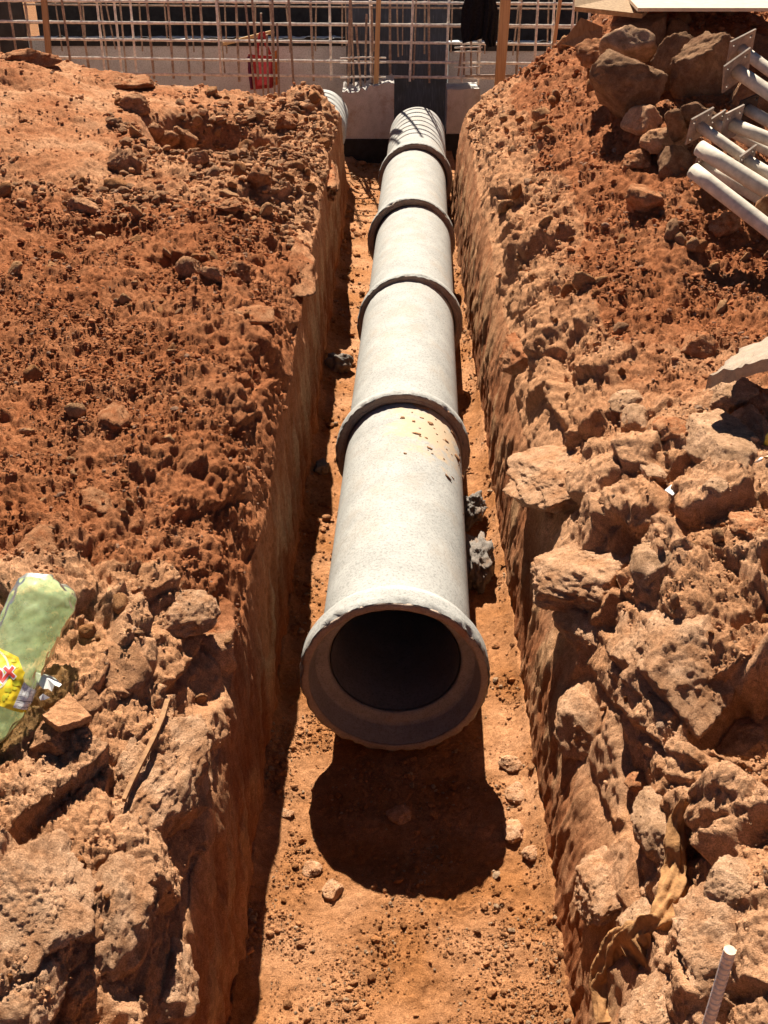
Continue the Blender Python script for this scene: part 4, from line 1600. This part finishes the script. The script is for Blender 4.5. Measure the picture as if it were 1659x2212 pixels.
pts = [(1478, 1740), (1452, 1800), (1458, 1880), (1446, 1950), (1430, 2000), (1384, 2030), (1332, 2048), (1310, 2090), (1296, 2140), (1306, 2215)]
G = []
lastp = None
for q in pts:
    p = on_ground(*q, lift=.012)
    if lastp is not None and abs(p[1] - lastp[1]) > .12:
        p = at(*q, Y=lastp[1] + np.sign(p[1] - lastp[1]) * .06)
    G.append(p); lastp = p
G = np.array(G)
tt = np.linspace(0, len(G) - 1, 90)
path = np.stack([np.interp(tt, np.arange(len(G)), G[:, k]) for k in range(3)], -1)
for _ in range(6):
    path[1:-1] = (path[:-2] + path[1:-1] * 2 + path[2:]) / 4
path = in_front(path, .016)
for _ in range(8):
    path[1:-1] = (path[:-2] + path[1:-1] * 2 + path[2:]) / 4
path = in_front(path, .008)
for _ in range(3):
    path[1:-1] = (path[:-2] + path[1:-1] * 2 + path[2:]) / 4
tang = np.gradient(path, axis=0); tang /= np.linalg.norm(tang, axis=1, keepdims=True)
n = 40
V = []
wid = np.interp(tt, range(len(G)), [.010, .016, .020, .024, .022, .030, .026, .020, .024, .016])
view = np.array([0, 0, CAM_Z]) - path
view /= np.linalg.norm(view, axis=1, keepdims=True)
for k in range(len(path)):
    sd = np.cross(tang[k], view[k]); sd /= np.linalg.norm(sd)
    for j in range(n):
        th = 2 * math.pi * j / n
        tw = .9 * math.sin(k * .11)
        fold = 1 + .22 * math.sin(5 * th + k * .16) + .14 * math.sin(9 * th - k * .23) + .1 * math.sin(3 * th + k * .5)
        V.append(path[k] + wid[k] * fold * (math.cos(th + tw) * sd + .5 * math.sin(th + tw) * view[k]))
V = np.array(V)
V += .004 * np.stack([fbm(V * 40, 3), fbm(V * 40 + 9, 3), fbm(V * 40 + 20, 3)], -1)
Fc = [(k * n + j, k * n + (j + 1) % n, (k + 1) * n + (j + 1) % n, (k + 1) * n + j) for k in range(len(path) - 1) for j in range(n)]
root = thing('rag', path[0], 'twisted muddy brown rag hanging over the clay blocks at lower right', 'rag')
add('twist', V, Fc, M_RAG, root, True)
# a loose flap
c = path[52]
U, W = np.meshgrid(np.linspace(-1, 1, 18), np.linspace(0, 1, 14))
sd = np.cross(tang[52], view[52]); sd /= np.linalg.norm(sd)
fl = c + (U * .045 * (1 - .45 * W))[..., None] * tang[52] + (W * .052)[..., None] * (-.9 * sd * np.sign(sd[0]) * -1 + np.array([0, 0, -.45])) + (.012 * np.sin(U * 5 + W * 4))[..., None] * view[52] + .02 * view[52]
fl = fl.reshape(-1, 3)
Fc = [(j * 18 + i, j * 18 + i + 1, (j + 1) * 18 + i + 1, (j + 1) * 18 + i) for j in range(13) for i in range(17)]
add('flap', fl, Fc, M_RAG, root, True)


# ------------------------------------------------------------------ stick and board scrap on the left
pa, pb = on_ground(364, 1528, .02), on_ground(276, 1742, .02)
eye = np.array([0, 0, CAM_Z])
m = 24
for _ in range(40):
    tq = np.linspace(0, 1, 30)[:, None]
    line = pa * (1 - tq) + pb * tq
    clear = in_front(line, .006)
    behind = np.linalg.norm(clear - line, axis=1)
    if (behind > .004).mean() < .12: break
    w_ = behind.argmax() / 29.
    pa = pa + (eye - pa) / np.linalg.norm(eye - pa) * .012 * (1 - w_)
    pb = pb + (eye - pb) / np.linalg.norm(eye - pb) * .012 * (w_ + .1)
t = np.linspace(0, 1, m)[:, None]
path = pa * (1 - t) + pb * t + np.sin(t * 5) * np.array([.006, 0, .004])
Rm = frame(pb - pa)
prof = np.array([(-1, -1), (1, -1), (1, 1), (-1, 1)])
V = []
for k in range(m):
    w = .0055 * (1 - .25 * t[k, 0]) ; h = .004
    for u_, v_ in prof:
        V.append(path[k] + Rm[:, 0] * u_ * w + Rm[:, 1] * v_ * h)
Fc = [(k * 4 + j, k * 4 + (j + 1) % 4, (k + 1) * 4 + (j + 1) % 4, (k + 1) * 4 + j) for k in range(m - 1) for j in range(4)] + [(3, 2, 1, 0), tuple((m - 1) * 4 + j for j in range(4))]
V = np.array(V) + .0015 * fbm(np.array(V) * 60, 2)[:, None]
add('stick', V, Fc, wood_material('dark_stick', (.34, .18, .08), (.17, .08, .035)), None, label='thin split stick leaning across the clay blocks on the left', cat='stick', origin=pa)

pc = on_ground(140, 1545, .02)
A, Bq, Cq, Dq = [at(x_, y_, Y=pc[1] + dy) for x_, y_, dy in ((92, 1548, -.02), (126, 1573, -.07), (198, 1550, -.01), (150, 1500, .07))]
nb_ = 16
U, W = np.meshgrid(np.linspace(0, 1, nb_), np.linspace(0, 1, nb_))
tp = ((1 - U) * (1 - W))[..., None] * A + (U * (1 - W))[..., None] * Bq + (U * W)[..., None] * Cq + ((1 - U) * W)[..., None] * Dq
tp = tp.reshape(-1, 3)
tp[:, 2] += .004 * fbm(tp * 60, 3) + .004
kb = nb_ * nb_
V = np.concatenate([tp, tp * np.array([1, 1, 0]) + np.array([0, 0, 1]) * (tp[:, 2:3] - .016)])
Fc = []
for j in range(nb_ - 1):
    for i in range(nb_ - 1):
        a = j * nb_ + i
        Fc.append((a, a + 1, a + nb_ + 1, a + nb_)); Fc.append((kb + a + 1, kb + a, kb + a + nb_, kb + a + nb_ + 1))
for i in range(nb_ - 1):
    Fc.append((i + 1, i, kb + i, kb + i + 1)); a = (nb_ - 1) * nb_ + i; Fc.append((a, a + 1, kb + a + 1, kb + a))
    a = i * nb_; Fc.append((a, a + nb_, kb + a + nb_, kb + a)); a = i * nb_ + nb_ - 1; Fc.append((a + nb_, a, kb + a, kb + a + nb_))
add('board_scrap', V, Fc, M_SOIL, None, False, np.concatenate([np.tile(TAN, (kb, 1)), np.tile([.5, .27, .12], (kb, 1))]), label='small earth-covered board scrap beside the label end of the bottle', cat='board', origin=A)
print("site", time.time() - T0)


# ------------------------------------------------------------------ green plastic bottle with a torn yellow label
def plastic():
    m, nt, p = new_mat("green_plastic")
    nt.nodes.remove(p)
    out = nt.nodes["Material Output"]
    tr = nt.nodes.new("ShaderNodeBsdfTransparent"); tr.inputs[0].default_value = (.96, 1.0, .90, 1)
    df = nt.nodes.new("ShaderNodeBsdfTranslucent"); df.inputs[0].default_value = (.80, 1.0, .58, 1)
    d2 = nt.nodes.new("ShaderNodeBsdfDiffuse"); d2.inputs[0].default_value = (.76, .96, .56, 1)
    gl = nt.nodes.new("ShaderNodeBsdfGlossy"); gl.inputs[1].default_value = .35; gl.inputs[0].default_value = (.6, .6, .5, 1)
    tc = nt.nodes.new("ShaderNodeTexCoord")
    n = noise_node(nt, 30, 4, .6, tc.outputs['Object'])
    r = ramp(nt, n.outputs[0], [(.35, (.22, .22, .22)), (.7, (.52, .52, .52))])
    a = nt.nodes.new("ShaderNodeMixShader"); a.inputs[0].default_value = .5
    nt.links.new(df.outputs[0], a.inputs[1]); nt.links.new(d2.outputs[0], a.inputs[2])
    b = nt.nodes.new("ShaderNodeMixShader")
    nt.links.new(r.outputs[0], b.inputs[0]); nt.links.new(tr.outputs[0], b.inputs[1]); nt.links.new(a.outputs[0], b.inputs[2])
    fr = nt.nodes.new("ShaderNodeFresnel"); fr.inputs[0].default_value = 1.12
    c = nt.nodes.new("ShaderNodeMixShader")
    nt.links.new(fr.outputs[0], c.inputs[0]); nt.links.new(b.outputs[0], c.inputs[1]); nt.links.new(gl.outputs[0], c.inputs[2])
    nt.links.new(c.outputs[0], out.inputs[0])
    return m


M_BOTTLE = plastic()
M_YELLOW = simple("label_yellow", (.80, .58, .015), .5, .06, 20, 0, 0, .4)
M_LETTER = simple("label_red", (.52, .035, .025), .5, .05, 20, 0, 0, .4)
M_CREAM = simple("label_cream", (.80, .76, .50), .5, .05, 20, 0, 0, .4)
M_LIME = simple("label_lime", (.58, .55, .02), .5, .05, 20, 0, 0, .4)
M_WHITE = simple("label_white", (.74, .73, .70), .6, .05, 20, 0, 0, .4)
M_INK = simple("label_ink", (.10, .09, .08), .6, .05, 20)
M_LINE = simple("label_grey", (.38, .36, .33), .6, .05, 20)
M_GREENINK = simple("label_green_ink", (.22, .24, .02), .6, .05, 20)

b0 = at(112, 1256, Y=2.08)                       # bottom of the bottle
b1 = at(-52, 1612, Y=1.69)                       # toward its neck
axis = (b1 - b0); blen = np.linalg.norm(axis); axis /= blen
vw = np.array([0, 0, CAM_Z]) - (b0 + b1) / 2; vw /= np.linalg.norm(vw)
bn = vw - axis * vw.dot(axis); bn /= np.linalg.norm(bn)     # side turned to the viewer
bs = np.cross(bn, axis)                                     # across the bottle
if bs[0] < 0: bs = -bs
RB = 70 / F_PX * depth((b0 + b1) / 2)


def brad(s):
    return np.interp(s, [0, .012, .03, .06, .12, .175, .20, .27, .33, .38, .42, .46], np.array([.50, .80, .97, 1.02, .99, .93, .90, .93, .90, .66, .33, .24])) * RB


def bottle_point(s, th, lift=0.0):
    """s along the axis from the bottom, th around it (0 faces the viewer)"""
    s = np.asarray(s, float); th = np.asarray(th, float)
    r = brad(s)
    lobes = 1 + .10 * np.cos(5 * th + .4) * np.exp(-s / .022)
    q = np.stack([np.cos(th) * 2.0, np.sin(th) * 2.0, s * 22], -1).reshape(-1, 3)
    dent = (.07 * perlin(q + 3) + .045 * perlin(q * 2.1 + 9)).reshape(s.shape)
    ring = .012 * np.sin(s * 120) * sstep(.04, .06, s) * (1 - sstep(.15, .17, s))
    r = r * lobes * (1 + dent + ring) + lift
    notch = -.020 * np.exp(-((th - .35) / .5) ** 2) * np.exp(-s / .02)
    P = b0 + (s - notch * .6)[..., None] * axis + (r * np.cos(th) * .72)[..., None] * bn + (r * np.sin(th))[..., None] * bs
    return P


root = thing('plastic_bottle', b0, 'crumpled green plastic bottle with a torn yellow label at the left edge', 'bottle')
ss = np.concatenate([[0.0], np.linspace(.002, .03, 14), np.linspace(.034, .46, 90)])
th = np.linspace(0, 2 * math.pi, 96, endpoint=False)
S_, T_ = np.meshgrid(ss, th, indexing='ij')
V = bottle_point(S_, T_).reshape(-1, 3)
nb = len(th)
Fc = [(k * nb + j, k * nb + (j + 1) % nb, (k + 1) * nb + (j + 1) % nb, (k + 1) * nb + j) for k in range(len(ss) - 1) for j in range(nb)]
V = np.concatenate([V, [b0 + axis * .012]])
Fc += [(j, len(V) - 1, (j + 1) % nb) for j in range(nb)]
add('bottle_shell', V, Fc, M_BOTTLE, root, True)

# label space: picture points on the label are carried onto the bottle's side
ax2 = np.array([-52 - 112, 1612 - 1256.]); alen = np.linalg.norm(ax2); ax2 /= alen
pr2 = np.array([ax2[1], -ax2[0]])                # to the right across the axis
MPP = blen / alen


def to_px(P):
    dz = P[:, 1] * cp + (CAM_Z - P[:, 2]) * sp
    return np.stack([CX + F_PX * P[:, 0] / dz, CY + F_PX * ((CAM_Z - P[:, 2]) * cp - P[:, 1] * sp) / dz], -1)


def lab_pts(XY, lift):
    """the points of the bottle's skin that are seen at the picture points XY"""
    XY = np.asarray(XY, float)
    g = XY.copy()
    for _ in range(4):
        d = g - np.array([112, 1256.])
        s_ = d @ ax2 * MPP
        w = d @ pr2 * MPP
        rr = np.maximum(brad(s_), .02) * 1.04
        t = np.arcsin(np.clip(w / rr, -.985, .985))
        P = bottle_point(s_, t, lift)
        g = g + .8 * (XY - to_px(P))
    return P


def patch(name, poly, mat, parent, lift, step=4):
    """fills an outline given in picture points with a fine mesh bent round the bottle"""
    poly = np.array(poly, float)
    import bmesh
    bm = bmesh.new()
    vs = [bm.verts.new((x, y, 0)) for x, y in poly]
    f = bm.faces.new(vs)
    bmesh.ops.triangulate(bm, faces=[f])
    for _ in range(6):
        long = [e for e in bm.edges if e.calc_length() > step]
        if not long: break
        bmesh.ops.subdivide_edges(bm, edges=long, cuts=1)
        bmesh.ops.triangulate(bm, faces=[f for f in bm.faces if len(f.verts) > 3])
    bm.verts.index_update()
    P = lab_pts([(v.co.x, v.co.y) for v in bm.verts], lift)
    Fc = [[v.index for v in f.verts] for f in bm.faces]
    bm.free()
    return add(name, np.array(P), Fc, mat, parent, False)


def disc(cx, cy, r, n=40, r2=None):
    return [(cx + r * math.cos(2 * math.pi * k / n), cy + (r2 or r) * math.sin(2 * math.pi * k / n)) for k in range(n)]


lab_out = [(-62, 1374), (0, 1401), (22, 1411), (40, 1420), (43, 1432), (48, 1446), (54, 1453), (50, 1462), (52, 1472), (66, 1487), (77, 1492), (88, 1510), (89, 1524), (86, 1543),
           (63, 1543), (30, 1536), (0, 1525), (-110, 1490)]
label = patch('label', lab_out, M_YELLOW, root, .0016)
patch('emblem', disc(-18, 1447, 39, r2=46), M_CREAM, label, .0022)
patch('emblem_face', disc(-19, 1447, 35.5, r2=42), M_LIME, label, .0026)


def bar2(x0, y0, x1, y1, w):
    d = np.array([x1 - x0, y1 - y0]); d = d / np.linalg.norm(d); n_ = np.array([-d[1], d[0]]) * w / 2
    return [(x0 + n_[0], y0 + n_[1]), (x1 + n_[0], y1 + n_[1]), (x1 - n_[0], y1 - n_[1]), (x0 - n_[0], y0 - n_[1])]


# red letters with a pale edge
patch('letter_edge', bar2(8, 1441, 33, 1465, 11), M_WHITE, label, .0030)
patch('letter_edge', bar2(30, 1439, 1, 1476, 11), M_WHITE, label, .0031)
patch('letter_edge', disc(-6, 1458, 15, r2=17), M_WHITE, label, .0029)
patch('letter', bar2(9, 1442, 31, 1463, 7), M_LETTER, label, .0036)
patch('letter', bar2(28.5, 1441, 3, 1473.5, 7), M_LETTER, label, .0037)
patch('letter', disc(-6, 1458, 12, r2=14), M_LETTER, label, .0035)
patch('letter_counter', disc(-9, 1458, 4.5, r2=5.5), M_CREAM, label, .0040)
# lime drops printed below the emblem
for cx_, cy_, rx_, ry_ in ((36, 1476, 10, 6), (31, 1487, 5, 4), (20, 1491, 5, 5), (13, 1490, 3.5, 5), (8, 1508, 3.5, 7), (14, 1504, 2.5, 5), (18, 1500, 2, 4), (30, 1428, 7, 3), (36, 1440, 5, 3)):
    patch('printed_drop', disc(cx_, cy_, rx_, 14, ry_), M_LIME, label, .0024)
# nutrition table
tabl = [(52, 1473), (66, 1487), (77, 1492), (87, 1512), (88, 1524), (86, 1537), (60, 1536), (28, 1528)]
tb_ = patch('nutrition_table', tabl, M_WHITE, label, .0024)
for k in range(6):
    t = k / 6
    xa, ya = 50 - 20 * t, 1478 + 42 * t
    if k == 4:
        patch('table_rule', bar2(36, 1512, 88, 1522, 1.6), M_INK, tb_, .0031)
    else:
        patch('table_rule', bar2(xa, ya, xa + 24 + 22 * t, ya + 8 + 4 * t, .8), M_LINE, tb_, .0030)
for k in range(4):
    patch('table_rule', bar2(54 + 7 * k, 1476 + 6 * k, 43 + 7.5 * k, 1510 + 2.2 * k, .7), M_LINE, tb_, .0030)


def small_text(s, x, y, size, ang, mat, parent, name='lettering'):
    cu = bpy.data.curves.new('lettering_source', 'FONT')
    cu.body = s; cu.size = size; cu.resolution_u = 1
    ob = bpy.data.objects.new('lettering_source', cu)
    col.objects.link(ob)
    dg = bpy.context.evaluated_depsgraph_get()
    me = ob.evaluated_get(dg).to_mesh()
    V = np.array([v.co[:] for v in me.vertices]); Fc = [list(p.vertices) for p in me.polygons]
    ob.evaluated_get(dg).to_mesh_clear()
    bpy.data.objects.remove(ob); bpy.data.curves.remove(cu)
    if not len(V): return
    ca, sa_ = math.cos(ang), math.sin(ang)
    P = lab_pts([(x + ca * vx + sa_ * vy, y + sa_ * vx - ca * vy) for vx, vy, _ in V], .0031)
    add(name, np.array(P), Fc, mat, parent)


small_text('NUTRICIONAL', 72, 1531, 5.2, math.pi + .17, M_INK, tb_)
small_text('REFRESHMENT SAB', 35, 1423, 5.0, math.pi + .42, M_GREENINK, label)

# torn white paper backing
def paper(name, outline, Y, label_txt, lift=.0):
    P = [at(x_, y_, Y=Y + dy) for x_, y_, dy in outline]
    c = np.mean(P, 0) + np.array([0, 0, .012])
    V = np.array(list(P) + [c])
    n = len(P)
    Fc = [(k, (k + 1) % n, n) for k in range(n)]
    o = add(name, V, Fc, M_WHITE, None, False, label=label_txt, cat='paper', origin=c)
    return o


Yb = float(b0[1])
paper('paper_scrap', [(76, 1452, -.15), (92, 1455, -.14), (116, 1462, -.13), (134, 1478, -.14), (128, 1484, -.16), (118, 1480, -.17), (112, 1494, -.18), (104, 1488, -.18), (92, 1488, -.18), (80, 1474, -.17)], Yb - .06,
      'white torn paper sticking out from under the bottle label')
paper('paper_scrap', [(84, 1506, -.2), (98, 1502, -.19), (108, 1507, -.2), (96, 1512, -.21), (88, 1513, -.21)], Yb - .07, 'tiny white paper chip below the torn paper')
pw = on_ground(1450, 1067, .012)
MB().box(pw, (.032, .026, .002), frame((.1, -.3, 1)) @ rotz(.5)).build('paper_scrap', M_WHITE, None, label='small square white chip lying on the right bank', cat='paper', origin=pw)


# ------------------------------------------------------------------ torn snack bag at the right edge
pg = on_ground(1640, 1010, .03)
n1, n2 = 36, 16
U, W = np.meshgrid(np.linspace(0, 1, n1), np.linspace(-1, 1, n2), indexing='ij')
cA, cB = at(1555, 1046, Y=pg[1] - .02), at(1720, 985, Y=pg[1] + .05)
ctr = cA[None, None] * (1 - U)[..., None] + cB[None, None] * U[..., None]
wid = .003 + .034 * sstep(.15, .75, U)
P = ctr + np.array([-.2, .8, .5]) * (W * wid)[..., None] + (.012 * np.sin(W * 3 + U * 9) * sstep(.1, .5, U) + .010 * (1 - W ** 2) * sstep(.1, .6, U))[..., None] * np.array([0, -.5, .8])
P = P.reshape(-1, 3)
root = thing('snack_bag', cA, 'torn white and orange snack bag twisted beside the biggest rounded rock', 'bag')
idx = np.arange(n1 * n2).reshape(n1, n2)
M_BAGW = simple("bag_white", (.72, .66, .58), .4, .1, 30, .001, 0, .5)
M_BAGO = simple("bag_orange", (.70, .26, .03), .4, .15, 30, .001, 0, .5)
M_BAGR = simple("bag_red", (.42, .06, .03), .4, .15, 30, .001, 0, .5)
for nm, a0, a1, mt in (('tail', 0, 12, M_BAGR), ('white_band', 12, 20, M_BAGW), ('orange_band', 20, 35, M_BAGO)):
    q = np.stack([idx[a0:a1, :-1], idx[a0 + 1:a1 + 1, :-1], idx[a0 + 1:a1 + 1, 1:], idx[a0:a1, 1:]], -1).reshape(-1, 4)
    used = np.unique(q); mp = {int(v): k for k, v in enumerate(used)}
    add(nm, P[used], [[mp[int(v)] for v in f] for f in q], mt, root, True)
py = at(1658, 965, Y=pg[1] + .12)
V, Fc = rock_mesh(ICO3, np.random.default_rng(5), (.012, .02, .04), 10, .12, .3)
add('yellow_wrapper', V + py, Fc, simple("wrapper_yellow", (.72, .5, .05), .4, .15, 30), None, True, label='yellow crumpled wrapper at the right edge above the snack bag', cat='wrapper', origin=py)
print('done', time.time() - T0)
